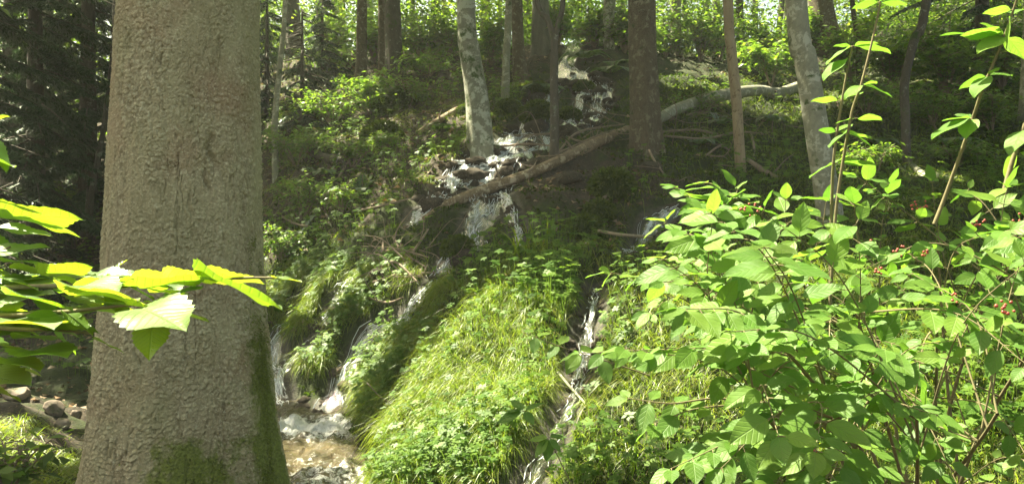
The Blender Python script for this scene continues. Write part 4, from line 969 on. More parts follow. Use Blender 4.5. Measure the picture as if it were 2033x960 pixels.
# herbs: small leaves on short stems, five to a plant
def herbs(cnt, poly, lsz, ht, name, label, yr, xr, mat=None, per=7, thin=0., cat='plant'):
    def wf(X, Y):
        px, py = px_of(X, Y); n_ = fbm(X * 1.3, Y * 1.3, o=2, seed=17)
        return (inpoly(px, py, poly) & streamfree(X, Y)) * np.clip(.6 + 1.6 * n_ - thin, .02, 1) * cover(px, py, X, Y)
    XY = scatter(cnt, xr[0], xr[1], yr[0], yr[1], wf); n_ = len(XY); b = onground(XY)
    nn = ground_normal(XY[:, 0], XY[:, 1]); tip = b + (nn * .5 + [0, 0, .7]) * (ht[0] + (ht[1] - ht[0]) * rng.random(n_))[:, None] + rng.normal(0, .03, (n_, 3))
    a0 = rng.random(n_) * 6.283; P_ = np.repeat(tip, per, 0); a = np.repeat(a0, per) + np.tile(np.arange(per) * 6.283 / per, n_)
    nn2 = np.repeat(nrm(nn * .6 + [0, -.15, .7] + rng.normal(0, .2, (n_, 3))), per, 0)
    d = np.stack([np.cos(a), np.sin(a), 0 * a], 1); d = d - nn2 * (d * nn2).sum(1, keepdims=True); d = nrm(d) + nn2 * .1
    s_ = lsz * (.7 + .6 * rng.random(n_)); P_ = P_ + rng.normal(0, .004, P_.shape)
    V, Fq = inst(KITE[0] * [1.3, 1, 1], KITE[1], P_, frames(d, nn2), np.repeat(s_, per) * (.8 + .3 * rng.random(n_ * per)))
    v_ = np.repeat(np.repeat(rng.random(n_), per), 4)
    # stems
    side = nrm(np.cross(tip - b, [0, 1., 0])) * .0015
    Vs = np.stack([b - side, b + side, tip + side, tip - side], 1).reshape(-1, 3); Fs = np.arange(n_ * 4).reshape(-1, 4) + len(V)
    o = make(name, np.vstack([V, Vs]), np.vstack([Fq, Fs]), mat or M['herb'], var=np.concatenate([v_, np.full(len(Vs), .5)]))
    return tag(o, label, cat, kind='stuff')
herbs(800, MOUND, .034, (.06, .2), 'small_herbs', 'small pale leaved herbs growing through the sunlit mound', (4.2, 9), (-.22, .1), per=6, thin=.1)
herbs(500, [(740, 975), (760, 880), (900, 820), (960, 975)], .03, (.05, .12), 'small_herbs', 'pale three leaved herbs at the foot of the mound by the pool', (4.2, 8), (-.2, .0), per=5)
herbs(300, [(890, 600), (950, 510), (1120, 480), (1200, 540), (1130, 640)], .05, (.12, .34), 'small_herbs', 'tall leafy herbs along the top edge of the mound', (6.5, 9.5), (-.1, .15), per=6)
herbs(1600, RIGHTG, .04, (.05, .24), 'small_herbs', 'leafy herbs on the slope under the berry shrub', (3.6, 8.5), (.02, .72), per=6)
herbs(1300, LEFTG, .04, (.04, .18), 'small_herbs', 'round leaved herbs between the two left streams', (5.8, 11.5), (-.34, -.05), per=6, thin=0)
herbs(2000, UPL, .05, (.04, .25), 'small_herbs', 'leafy herbs and seedlings on the upper left slope', (8, 21), (-.36, .02), per=6)
herbs(1700, UPR, .055, (.05, .25), 'small_herbs', 'leafy herbs on the shaded right slope', (8, 20), (.1, .70), per=6, thin=.1)
herbs(1200, [(-80, 400), (520, 400), (520, 760), (-80, 760)], .06, (.05, .3), 'small_herbs', 'leafy herbs on the dim ground left of the massive trunk', (8, 22), (-.7, -.3), per=6, thin=.15)
# dead leaves
XY = scatter(9000, -.66, .66, 7.5, 22, lambda X, Y: np.clip(.85 - moss_mask(X, Y), .02, 1) * streamfree(X, Y)); n_ = len(XY)
o = leaves('dead_leaves', onground(XY, .012), rng.normal(size=(n_, 3)) * [1, 1, .2], np.tile([0, 0, 1.], (n_, 1)) + rng.normal(0, .35, (n_, 3)), .06 + .05 * rng.random(n_), M['litter'], tpl=(KITE[0] * [1.5, 1, 2], KITE[1]))
tag(o, 'brown dead leaves lying on the slope', 'leaf litter', kind='stuff')
# loose wet stones and tufa rubble
ico = bpy.data.meshes.new('t'); import bmesh
bm_ = bmesh.new(); bmesh.ops.create_icosphere(bm_, subdivisions=2, radius=1); bm_.to_mesh(ico); bm_.free()
IV = np.array([v.co[:] for v in ico.vertices]); IF = np.array([p_.vertices[:] for p_ in ico.polygons])
def rubble(cnt, centre_w, name, label, sz):
    XY = scatter(cnt, -.32, .3, 5.6, 17, centre_w); n_ = len(XY); acc = Acc()
    for i in range(n_):
        s = sz * (.4 + rng.random() ** 2 * 1.6) * (XY[i, 1] / 9) ** .5; V = IV * (1 + .6 * fbm(IV[:, 0] * 1.9 + i * 3.1, IV[:, 1] * 1.9, IV[:, 2] * 1.9, o=2)[:, None]) * [1.2, 1, .8] * s
        acc.add(V + onground(XY[i:i + 1], s * .15), IF)
    o = acc.build(name, M['ground'], smooth=True); return tag(o, label, 'rubble', kind='stuff')
def topfall(X, Y):
    px, py = px_of(X, Y); return inpoly(px, py, [(1060, 120), (1230, 120), (1230, 250), (1060, 300), (1000, 420), (860, 420), (900, 330), (1020, 270)]) * np.clip(look(wetg, X, Y), 0, 1)
rubble(100, topfall, 'wet_rubble', 'dark wet rocks breaking the upper cascade', .075)
rubble(420, lambda X, Y: np.clip(look(wetg, X, Y) * 1.2 - .1, 0, 1), 'wet_rubble', 'small wet stones along the streams', .042)

# ------------------------------------------------------------------ ferns
def fern(px, py, L_px, nfr, label, y0=4.5):
    b = place(px, py, y0=y0); L_ = L_px / F * b[1]; root = empty('fern', b, label, 'fern'); P_, D_, U_, S_ = [], [], [], []; acc = Acc()
    for i in range(nfr):
        a = i / nfr * 6.283 + rng.normal(0, .2); o = np.array([math.cos(a), math.sin(a), 0]); l = L_ * (.75 + .4 * rng.random()); s = np.linspace(0, 1, 14)
        cv = b + o * (s * l * .8)[:, None] + np.array([0, 0, 1]) * ((.95 * s - .95 * s * s) * l)[:, None]
        cv[:, 2] = np.maximum(cv[:, 2], look(H1, cv[:, 0], cv[:, 1]) + .03)
        acc_tube(acc, cv, [.004, .0015], k=0, seg=4); tg = nrm(np.gradient(cv, axis=0)); sd = nrm(np.cross(tg, [0, 0, 1.])); t_ = np.linspace(.12, 1, 22)
        for sg in (-1, 1):
            c_ = np.stack([np.interp(t_, s, cv[:, q_]) for q_ in range(3)], 1); ss = np.stack([np.interp(t_, s, sd[:, q_]) for q_ in range(3)], 1) * sg; tt = np.stack([np.interp(t_, s, tg[:, q_]) for q_ in range(3)], 1)
            P_.append(c_); D_.append(ss + tt * .35 + [0, 0, -.15]); U_.append(np.cross(tt, ss) * sg + [0, 0, .5]); S_.append(l * .26 * np.sin(np.pi * (t_ * .8 + .15)) + .01)
    acc.build('stalks', M['stem'], root)
    leaves('fronds', np.vstack(P_), np.vstack(D_), np.vstack(U_), np.concatenate(S_), M['fern'], root, tpl=(KITE[0] * [.55, 1, 1], KITE[1]))
for a_ in [(1085, 185, 70, 8, 'arching fern left of the upper cascade'), (1065, 225, 50, 7, 'small fern above the bright moss balls'), (1160, 120, 60, 8, 'fern hanging over the head of the cascade'), (1215, 150, 55, 7, 'fern below the short pale mottled trunk'),
           (1390, 290, 50, 7, 'fern right of the brown spruce foot'), (1530, 245, 55, 7, 'fern below the pale fallen log'), (640, 350, 50, 7, 'fern beside the short dark log'), (720, 385, 55, 8, 'fern in the shade above the pile of twigs'), (545, 600, 45, 7, 'fern on the bank behind the massive trunk'),
           (1480, 140, 55, 8, 'pale fern behind the dead trunk'), (1900, 290, 60, 8, 'fern on the shaded slope at the right edge'), (880, 255, 40, 7, 'fern left of the pale blotched beech'), (1430, 250, 50, 7, 'fern just left of the dead trunk'), (590, 470, 50, 7, 'fern on the bank right of the massive trunk'), (1740, 290, 55, 7, 'fern left of the crooked trunk')]: fern(*a_)

# ------------------------------------------------------------------ moss balls
def mossball(px, py, wpx, label):
    b = place(px, py); r0 = wpx / F * b[1] / 2; root = empty('moss_cushion', b, label, 'moss')
    V = IV * (1 + .15 * fbm(IV[:, 0] * 2 + px, IV[:, 1] * 2, IV[:, 2] * 2, o=2)[:, None]) * [1.1, .9, .9] * r0 + b + [0, 0, r0 * .3]
    make('cushion', V, IF, M['moss'], root, var=np.full(len(V), .3))
    k = int(400 + r0 * 4000); u = nrm(rng.normal(size=(k, 3))); 
    leaves('moss', b + [0, 0, r0 * .3] + u * [1.1, .9, .9] * r0 * .97, u + [0, 0, -.5] + rng.normal(0, .3, (k, 3)), rng.normal(size=(k, 3)), r0 * .28 * (.6 + .6 * rng.random(k)), M['moss'], root, var=np.clip(.75 + .2 * rng.normal(size=k), 0, 1))
for a_ in [(1073, 182, 32, 'bright moss ball right of the smaller one above the cascade'), (1053, 178, 20, 'smaller bright moss ball left above the cascade'), (1068, 238, 60, 'dark moss boulder between the cascade arms'), (1130, 240, 44, 'mossy boulder behind the forked sapling'), (1160, 185, 40, 'mossy boulder under the widest fall'), (925, 228, 34, 'mossy boulder left of the pale blotched beech'), (800, 205, 50, 'mossy boulder by the far bush'), (765, 222, 44, 'pale mossy boulder in the left clearing'),
           (910, 505, 60, 'mossy dark boulder at the base of the middle fall'), (760, 285, 70, 'grassy hummock in the left clearing'), (1215, 385, 80, 'large mossy hummock below the brown spruce'), (1160, 470, 70, 'bright mossy hummock above the mound'), (1190, 430, 56, 'mossy hummock left of the large one'), (1380, 205, 50, 'mossy boulder right of the brown spruce on the slope'), (1010, 225, 44, 'mossy boulder left of the main cascade')]: mossball(*a_)
# pale stones on the left bank
def stone(px, py, wpx, hpx, label, y0=3.5):
    b = place(px, py, y0=y0); s = wpx / F * b[1] / 2; h = hpx / F * b[1] / 2
    bm2 = bmesh.new(); bmesh.ops.create_icosphere(bm2, subdivisions=4, radius=1); me = bpy.data.meshes.new('stone'); bm2.to_mesh(me); bm2.free()
    V = np.array([v.co[:] for v in me.vertices]); Ff = np.array([p_.vertices[:] for p_ in me.polygons])
    V = V * (1 + .22 * fbm(V[:, 0] + px, V[:, 1], V[:, 2], o=3)[:, None]); V = V * (1 + .10 * fbm(V[:, 0] * 3, V[:, 1] * 3, V[:, 2] * 3, o=3, seed=9)[:, None])
    sr = np.random.default_rng(int(px))
    for _ in range(9):
        pn = nrm(sr.normal(size=3)); cut = .62 + .2 * sr.random(); ex = np.maximum(V @ pn - cut, 0); V = V - ex[:, None] * pn * .9
    V = V * [s, s * .8, h]
    bpy.data.meshes.remove(me)
    return tag(make('stone', V + b + [0, 0, h * .4], Ff, M['stone']), label, 'stone')
stone(108, 820, 44, 44, 'rounded pinkish stone on the bank left of the massive trunk', 3.5)
stone(28, 788, 66, 34, 'long pinkish stone at the left edge'); stone(122, 846, 34, 24, 'small stone under the rounded pinkish one'); stone(60, 758, 46, 30, 'small brown stone behind the long pinkish one'); stone(152, 828, 22, 26, 'dark stone touching the foot of the massive trunk')
for i_, a_ in enumerate([(985, 298, 44, 16, 'bright white slab at the top of the sunlit ledge'), (920, 350, 50, 22, 'wet rock on the lip of the thin veil'), (880, 365, 50, 24, 'dark wet rock under the thin veil'), (1010, 262, 40, 22, 'dark rock beside the main cascade'), (600, 812, 50, 20, 'dark wet rock in the pool by the massive trunk'), (760, 548, 60, 26, 'flat dark rock amid the pile of twigs'), (1290, 340, 50, 30, 'dark rock at the foot of the brown spruce'), (1130, 362, 60, 34, 'dark rock under the lower fallen log')]):
    s_ = stone(*a_)
    s_.data.materials[0] = M['ground'] if i_ else M['stone']

# ------------------------------------------------------------------ fallen logs and sticks
def logobj(name, pts, w_px, mat, label, lift=0.06, stubs=0, cat='log', rough=.10, seg=18, depths=None, y0=4.5):
    w = []
    for i, (x, y) in enumerate(pts):
        g = place(x, y, y0=y0); Y_ = g[1] - lift if depths is None else depths[i]
        w.append(P3(x, y, Y_))
    w = np.array(w)
    # keep a natural line: smooth the depths
    for _ in range(4):
        if len(w) > 2: 
            Ym = w[:, 1].copy(); Ym[1:-1] = np.minimum(Ym[1:-1], (Ym[:-2] + 2 * Ym[1:-1] + Ym[2:]) / 4)
            w = np.array([P3(x, y, a) for (x, y), a in zip(pts, Ym)])
    root = empty(name, w[0], label, cat)
    q = spline(w, 12); r = np.interp(np.linspace(0, 1, len(q)), np.linspace(0, 1, len(w_px)), w_px) / F * q[:, 1] / 2
    V, Fq, Tt = tube(q, r, seg=seg, rough=rough, seed=int(pts[0][0]) % 50, cap=True); make('stem', V, [Fq, Tt], mat, root)
    for _ in range(stubs):
        i = rng.integers(3, len(q) - 3); a = rng.random() * 6.283; ln = .12 + rng.random() * .35
        d_ = nrm(np.array([math.cos(a) * .7, -.3 * abs(math.sin(a)), .5 * rng.normal() + .3]))
        tube_obj('branch_stub', [q[i], q[i] + d_ * ln * .6 + [0, 0, -.01], q[i] + d_ * ln + rng.normal(0, .03, 3)], [r[i] * .35, .004], M['twig'], root, k=4, seg=6)
    return root
logobj('fallen_log', [(843, 436), (900, 402), (960, 378), (1050, 345), (1110, 318), (1170, 290), (1246, 258)], [17, 23, 22, 20, 20, 22, 18], M['log'], 'long broken log slanting across the cascade below the sunlit ledge', lift=.12, stubs=14)
logobj('fallen_log', [(1300, 240), (1350, 215), (1420, 192), (1500, 180), (1545, 184), (1590, 172)], [20, 24, 24, 22, 20, 24], M['beech2'], 'pale curved log lying between the brown spruce and the smooth beech', lift=.5, stubs=5)
logobj('fallen_log', [(832, 262), (870, 240), (908, 218)], [10, 13, 14], M['log'], 'short pale log left of the blotched beech', lift=.1, stubs=1)
logobj('fallen_log', [(625, 306), (665, 318), (705, 322)], [12, 22, 16], M['dark'], 'short dark log in the left clearing', lift=.1)
logobj('branch', [(1484, 316), (1515, 338), (1545, 354)], [8, 12, 9], M['twig'], 'broken pale branch beside the foot of the dead trunk', lift=.15, stubs=2, cat='branch')
logobj('branch', [(1187, 458), (1235, 466), (1295, 471)], [6, 7, 6], M['snag'], 'orange stick lying right of the mossy hummocks', lift=.3, cat='branch')
logobj('branch', [(1800, 320), (1830, 345), (1850, 360)], [10, 14, 8], M['beech2'], 'light dead branch at the foot of the crooked trunk', lift=.1, cat='branch')
logobj('branch', [(1108, 738), (1130, 765), (1165, 803)], [5, 5, 4], M['beech2'], 'thin pale stick lying across the narrow waterfall', lift=.12, cat='branch')
logobj('branch', [(1148, 790), (1160, 765), (1172, 748)], [4, 4, 3], M['twig'], 'short brown stick above the crossing pale stick', lift=.1, cat='branch')
logobj('branch', [(775, 825), (810, 795), (848, 757)], [5, 5, 3], M['beech2'], 'pale dead twig on the edge of the sunlit mound', lift=.1, cat='branch', stubs=2)
for a_, lb_ in [([(995, 290), (1050, 286), (1100, 290)], 'dark branch crossing the top of the sunlit ledge'), ([(1310, 262), (1380, 258), (1440, 268), (1530, 262)], 'thin branch below the pale curved log'), ([(1330, 238), (1390, 222), (1440, 208)], 'thin grey branch along the pale curved log'),
               ([(1040, 300), (1100, 305), (1180, 272), (1250, 250)], 'curving branch above the long broken log'), ([(1110, 300), (1150, 262), (1240, 246)], 'bent branch behind the forked sapling'), ([(1285, 290), (1300, 320), (1318, 345)], 'stick leaning at the foot of the brown spruce'),
               ([(1200, 375), (1220, 350), (1240, 328)], 'stick poking up from the mossy hummock'), ([(1180, 415), (1210, 380), (1230, 350)], 'dry stem left of the poking stick'), ([(875, 375), (900, 390), (918, 392)], 'short dark stub on the long log'), ([(515, 268), (545, 280), (572, 296)], 'bare branch from behind the massive trunk'),
               ([(672, 352), (700, 310), (735, 272)], 'leaning bare stick in the left clearing'), ([(700, 420), (760, 408), (810, 395)], 'thin twig below the sunlit ledge'), ([(1320, 270), (1400, 275), (1470, 262), (1540, 270)], 'long thin twig across the dead trunk'), ([(1490, 262), (1497, 290), (1496, 310)], 'upright twig right of the dead trunk'),
               ([(780, 470), (800, 500), (845, 530)], 'thin twig curving in the brush pile'), ([(760, 480), (762, 510), (780, 540)], 'bent upright twig in the brush pile'), ([(740, 560), (790, 545), (870, 540)], 'horizontal twig in the brush pile'), ([(820, 500), (835, 478), (850, 455)], 'short twig above the brush pile'),
               ([(745, 505), (790, 495), (850, 510)], 'top twig of the brush pile'), ([(750, 530), (785, 520), (830, 560)], 'lowest twig of the brush pile'), ([(730, 590), (770, 600), (800, 590)], 'twig lying in the grass under the brush pile'), ([(1000, 270), (1060, 268), (1120, 262)], 'dark stick wedged above the ledge'), ([(560, 430), (590, 445), (640, 452)], 'twig in the bush beside the massive trunk'), ([(1400, 310), (1430, 290), (1450, 300)], 'small twig left of the dead trunk foot'), ([(1820, 180), (1850, 240), (1880, 300)], 'thin dead stem on the shaded right slope'), ([(1660, 200), (1680, 260), (1678, 330)], 'thin dead stem right of the smooth beech')]:
    logobj('branch', a_, [4.5, 5, 3], M['twig'], lb_, lift=.12, cat='branch', stubs=1 if len(a_[0]) else 0, rough=.15, seg=8)

def tangle(cnt, cx_, cy_, sx_, sy_, lpx, label, group):
    for _ in range(cnt):
        x = cx_ + rng.normal(0, sx_); y = cy_ + rng.normal(0, sy_); a = rng.normal(0, .7) + (3.14 if rng.random() < .5 else 0); l = lpx * (.5 + rng.random())
        b = place(x, y, y0=4.5); s1 = l / F * b[1]; d_ = np.array([math.cos(a), rng.normal(0, .3), .6 * math.sin(a) + .15]); b = b + [0, -.08, .05]
        pts_ = [b, b + d_ * s1 * .5 + rng.normal(0, .12 * s1, 3), b + d_ * s1 + rng.normal(0, .15 * s1, 3)]
        rt = empty('twig', b, label, 'twig', group); r0 = .004 + .006 * rng.random()
        st = tube_obj('stem', pts_, [r0, r0 * .8, .002], M['twig'], rt, k=7, seg=6, rough=.1)
        m_ = np.array(pts_[1]); tube_obj('side_shoot', [m_, m_ + np.cross(d_, [0, 1, 0]) * s1 * .25 * rng.choice([-1, 1]) + rng.normal(0, .05 * s1, 3)], [r0 * .5, .0015], M['twig'], rt, k=4, seg=5)
tangle(26, 790, 510, 38, 34, 90, 'thin dead twig tangled in the brush pile left of the middle fall', 'twigs in the brush pile')
tangle(18, 1190, 290, 75, 24, 90, 'thin dead twig caught in the tangle above the long broken log', 'twigs around the long broken log')
tangle(16, 1400, 285, 75, 28, 90, 'thin dead twig on the dark slope around the dead trunk', 'twigs around the dead trunk')

# ------------------------------------------------------------------ berry shrub in the right foreground
LT = leaf_template(4, 9, .33, fold=.14, droop=.16, peak=.45)
def ov(P_, D_, up, S_, name, root, mat, tpl, var=None):
    return leaves(name, np.array(P_), np.array(D_), np.array(up), np.array(S_), mat, root, tpl=(tpl[0], tpl[1]), uv=tpl[2], var=var)
def shoot(base, tip, root_acc, out, leaf_sz, npairs, start=.35, r0=.006, arch=.12, wob=.02, hang=.3, rr=None, mids=None):
    rr = rr or rng
    base, tip = np.asarray(base, float), np.asarray(tip, float)
    mid = base * .45 + tip * .55 + [0, 0, arch * np.linalg.norm(tip - base)] + rr.normal(0, wob, 3)
    q = spline([base] + (mids or [mid]) + [tip], 12 if not mids else 8)
    acc_tube(root_acc, q, [r0, r0 * .6, r0 * .3], k=0, seg=7)
    tg = nrm(np.gradient(q, axis=0)); ts = np.linspace(start, .99, npairs)
    ph = rr.random() * 3.14
    for i, t_ in enumerate(ts):
        f_ = t_ * (len(q) - 1); i0 = min(int(f_), len(q) - 2); a = f_ - i0; c_ = q[i0] * (1 - a) + q[i0 + 1] * a; d0 = tg[i0]
        horiz = nrm(np.cross(d0, [0, 0, 1.]) + 1e-4); oth = np.cross(horiz, d0)
        an = (ph + (i % 2) * (1.2 if abs(d0[2]) > .5 else .35))
        sv = horiz * math.cos(an if abs(d0[2]) > .5 else (an - 1.57) * .3) + oth * math.sin(an if abs(d0[2]) > .5 else (an - 1.57) * .3)
        for sg in (-1, 1):
            ld = nrm(sv * sg + d0 * (.45 + .3 * rr.random()) + [0, 0, -hang * (.3 + rr.random())] + rr.normal(0, .14, 3))
            sz = leaf_sz * (.5 + .65 * rr.random() ** .8) * (1.0 if i < npairs - 1 else .75)
            pt = c_ + ld * .012
            acc_tube(root_acc, [c_, pt], [.0012, .001], k=0, seg=3)
            out.append((pt, ld, nrm(np.array([0, 0, 1.]) + rr.normal(0, .28, 3) + np.array([0, -.55, 0])), sz))
    e = nrm(tg[-1] + [0, 0, -.3]); out.append((q[-1], e, nrm(np.array([0, 0, 1.]) + rr.normal(0, .2, 3)), leaf_sz * .8))
def V3(px, py, Y_): return P3(px, py, Y_)
srng = np.random.default_rng(5)
gb = np.array([1.55, 2.75, -1.62])
root = empty('berry_shrub', gb, 'large shrub with oval green leaves and small red berries filling the right foreground', 'shrub')
acc = Acc(); out = []
main = []
for (px, py, Y_) in [(1420, 470, 2.3), (1560, 480, 2.4), (1700, 450, 2.5), (1860, 470, 2.6), (2000, 470, 2.3), (2100, 600, 1.9), (1420, 640, 2.0), (1560, 640, 2.1), (1700, 620, 1.9), (1860, 650, 2.0), (1500, 800, 1.7), (1650, 800, 1.7), (1820, 830, 1.6), (1980, 820, 1.6)]:
    e = V3(px, py, Y_); s = gb + srng.normal(0, .08, 3) * [1, 1, 0]; m_ = s * .5 + e * .5 + [0, .1, .15]
    q = spline([s, m_, e], 10); acc_tube(acc, q, [.011, .0055, .0035], k=0, seg=8, rough=.06); main.append(q)
MP = np.vstack([q[8:] for q in main])
tips = [(1345, 372, 2.0), (1405, 362, 2.1), (1465, 375, 2.2), (1560, 395, 2.3), (1640, 400, 2.4), (1700, 350, 2.5), (1770, 365, 2.5), (1850, 360, 2.5), (1920, 380, 2.4), (2000, 372, 1.9), (2060, 380, 2.1),
        (1320, 440, 2.0), (1210, 540, 1.8), (1300, 560, 1.9), (1370, 520, 1.9), (1150, 700, 1.9), (1240, 690, 1.7), (1320, 690, 1.7), (1400, 690, 1.7), (1290, 620, 1.9), (1380, 900, 1.6), (1300, 840, 1.7), (1330, 930, 1.5), (1430, 930, 1.5)]
poly = [(1330, 400), (1480, 400), (1700, 400), (2080, 400), (2100, 1000), (1380, 1000), (1480, 860), (1450, 720), (1330, 600), (1260, 520)]
while len(tips) < 116:
    px, py = srng.uniform(1180, 2100), srng.uniform(380, 1000)
    if inpoly(np.array([px]), np.array([py]), poly)[0]: tips.append((px, py, srng.uniform(1.25, 2.5)))
for (px, py, Y_) in tips:
    e = V3(px, py, Y_); dd = np.linalg.norm(MP - e - [.12, 0, -.1], axis=1); cand = np.nonzero(dd < max(.5, dd.min() + .08))[0]; s = MP[srng.choice(cand)]
    ln = np.linalg.norm(e - s)
    if ln < .12: s = MP[srng.choice(len(MP))]; ln = np.linalg.norm(e - s)
    if ln > .9: s = MP[np.argmin(dd)]; ln = np.linalg.norm(e - s)
    shoot(s, e, acc, out, .070, int(np.clip(ln / .075, 3, 7)), start=.38, r0=.0025, arch=.10, rr=srng, hang=.35)
acc.build('branches', M['stem'], root)
P_, D_, U_, S_ = zip(*out)
ov(P_, D_, U_, S_, 'foliage', root, M['leaf_fg'], LT)
# berries
def berries(c_, n_, root):
    acc = Acc()
    for i in range(n_):
        acc.add(IV * .0030 * (.8 + .3 * srng.random()) + c_ + srng.normal(0, .006, 3), IF)
    acc.build('berry_cluster', M['berry'], root)
for (px, py, Y_) in [(1990, 612, 1.35), (2002, 606, 1.35), (1480, 408, 1.9), (1505, 412, 1.9), (1492, 435, 1.9), (1610, 885, 1.4), (1725, 485, 1.8), (1785, 497, 1.8), (1840, 503, 1.8), (1815, 410, 2.1), (1835, 408, 2.1), (1930, 446, 2.0), (1945, 440, 2.0), (1740, 535, 1.7), (2020, 440, 1.9), (1895, 590, 1.7)]:
    berries(V3(px, py, Y_), 6, root)
# tall shoots, each a thing
def tall(name, pts, prs, label, sz, r0=.006, base_px=None):
    """pts: (px,py,Y) bottom to top; prs: (px,py of node, left tip, right tip) """
    w = [V3(*p_) for p_ in pts]; root = empty(name, w[0], label, 'shoot'); acc = Acc(); acc_tube(acc, w, [r0, r0 * .75, r0 * .4], k=10, seg=8, rough=.04)
    o = []
    for (nx, ny, *tipsl) in prs:
        Yn = float(np.interp(-ny, [-p_[1] for p_ in pts], [p_[2] for p_ in pts])); n0 = V3(nx, ny, Yn)
        for (tx, ty, dy) in tipsl:
            t_ = V3(tx, ty, Yn + dy); d_ = t_ - n0; l = np.linalg.norm(d_); acc_tube(acc, [n0, n0 + d_ * .08], [.0014, .001], k=0, seg=4)
            o.append((n0 + d_ * .08, d_, nrm(np.array([srng.normal(0, .15), (.12 if t_[2] > 0 else -.35) + srng.normal(0, .2), .9])), l * .92))
    acc.build('stem', M['stem'], root)
    P_, D_, U_, S_ = zip(*o); ov(P_, D_, U_, S_, 'foliage', root, M['leaf_fg'], LT)
tall('shrub_shoot', [(1648, 640, 2.3), (1650, 480, 2.3), (1655, 320, 2.28), (1675, 180, 2.25), (1692, 92, 2.25)],
     [(1692, 92, (1655, 88, .03), (1770, 95, .02), (1745, 80, -.04), (1635, 120, -.03)), (1683, 115, (1630, 150, -.05)), (1662, 262, (1625, 255, .02), (1690, 240, .04), (1735, 268, -.03)), (1656, 325, (1602, 345, -.03), (1740, 318, -.03), (1690, 300, .03)), (1652, 400, (1590, 385, .0), (1700, 405, -.03)), (1650, 455, (1605, 480, -.02), (1695, 470, -.04)), (1668, 200, (1610, 195, .03), (1712, 175, .04))],
     'tall leafy shoot rising in front of the smooth pale beech', .05)
tall('shrub_shoot', [(1650, 560, 2.15), (1662, 400, 2.15), (1690, 230, 2.12), (1712, 160, 2.1), (1745, 20, 2.1), (1752, -60, 2.1)],
     [(1712, 168, (1675, 190, -.03), (1775, 185, -.02), (1740, 160, .03)), (1700, 235, (1658, 240, .02), (1750, 232, .03)), (1746, 5, (1690, 12, .02), (1800, 5, 0), (1770, -20, -.03)), (1683, 262, (1640, 285, -.05), (1735, 285, -.05))],
     'thinner second shoot crossing the tall one from below', .05, r0=.005)
tall('shrub_shoot', [(1855, 445, 2.2), (1880, 380, 2.2), (1925, 255, 2.15), (1950, 180, 2.1), (1995, 70, 2.05), (2028, -30, 2.0)],
     [(1997, 72, (1950, 40, .03), (1940, 95, -.04), (2035, 110, .04), (1905, 60, .0), (1870, 55, .06)), (1962, 150, (1900, 172, .03), (2012, 142, .02), (1985, 130, -.04), (1930, 185, -.05)), (1930, 235, (1870, 232, .0), (1845, 262, -.04), (1915, 268, -.06), (1895, 222, .05)), (2010, 30, (1990, 100, -.04), (2033, 10, .05)), (2012, 20, (1950, 22, .03))],
     'long bare shoot leaning right with leaf pairs near its top', .05, r0=.006)
tall('shrub_shoot', [(1993, 385, 2.0), (2010, 320, 2.0), (2040, 230, 2.0), (2080, 100, 2.0)],
     [(2035, 255, (2060, 300, -.02), (2000, 300, -.05), (2070, 240, .04)), (2020, 300, (2070, 330, -.03), (1990, 350, .04)), (1996, 372, (2040, 360, .0), (1962, 392, -.04))],
     'short stout shoot at the right edge', .05, r0=.007)
tall('shrub_shoot', [(1462, 480, 2.1), (1455, 440, 2.1), (1440, 410, 2.1)], [(1440, 408, (1340, 372, .03), (1380, 395, -.03), (1475, 370, .03), (1420, 352, .05), (1400, 430, -.04)), (1452, 432, (1500, 420, .03), (1405, 445, -.03))], 'small upright shoot at the left top of the berry shrub', .05, r0=.004)
tall('maple_seedling', [(1052, 975, 4.2), (1055, 900, 4.2), (1040, 815, 4.15)], [(1040, 815, (985, 835, -.03), (1078, 795, -.02), (1015, 790, .06), (1060, 840, -.07), (1000, 812, .02))], 'pale maple seedling with broad lobed leaf over the sunlit mound', .1, r0=.003)
tall('maple_seedling', [(1135, 960, 3.9), (1110, 910, 3.9), (1090, 868, 3.85)], [(1090, 868, (1060, 905, -.04), (1115, 895, -.05), (1050, 870, .0), (1120, 862, .04), (1085, 915, -.03))], 'dark stemmed seedling with drooping yellow green leaf', .1, r0=.003)
tall('leafy_twig', [(1290, 745, 2.6), (1200, 715, 2.6), (1120, 690, 2.6), (1040, 660, 2.6)], [(1040, 660, (1028, 672, 0), (1060, 652, .03)), (1065, 668, (1058, 700, -.04), (1095, 655, .04)), (1110, 685, (1085, 710, -.05), (1128, 662, .05)), (1150, 695, (1125, 740, -.05), (1180, 690, .05)), (1195, 712, (1210, 760, -.05), (1235, 700, .06))], 'thin twig with small heart shaped leaves left of the berry shrub', .06, r0=.0025)
tall('leafy_twig', [(1500, 800, 2.0), (1420, 790, 2.0), (1330, 800, 2.0), (1250, 790, 2.0)], [(1250, 790, (1200, 800, 0), (1232, 770, .04)), (1290, 795, (1270, 860, -.05), (1310, 770, .04)), (1340, 800, (1320, 850, -.05), (1365, 780, .04))], 'low leafy twig reaching left from the berry shrub', .06, r0=.003)

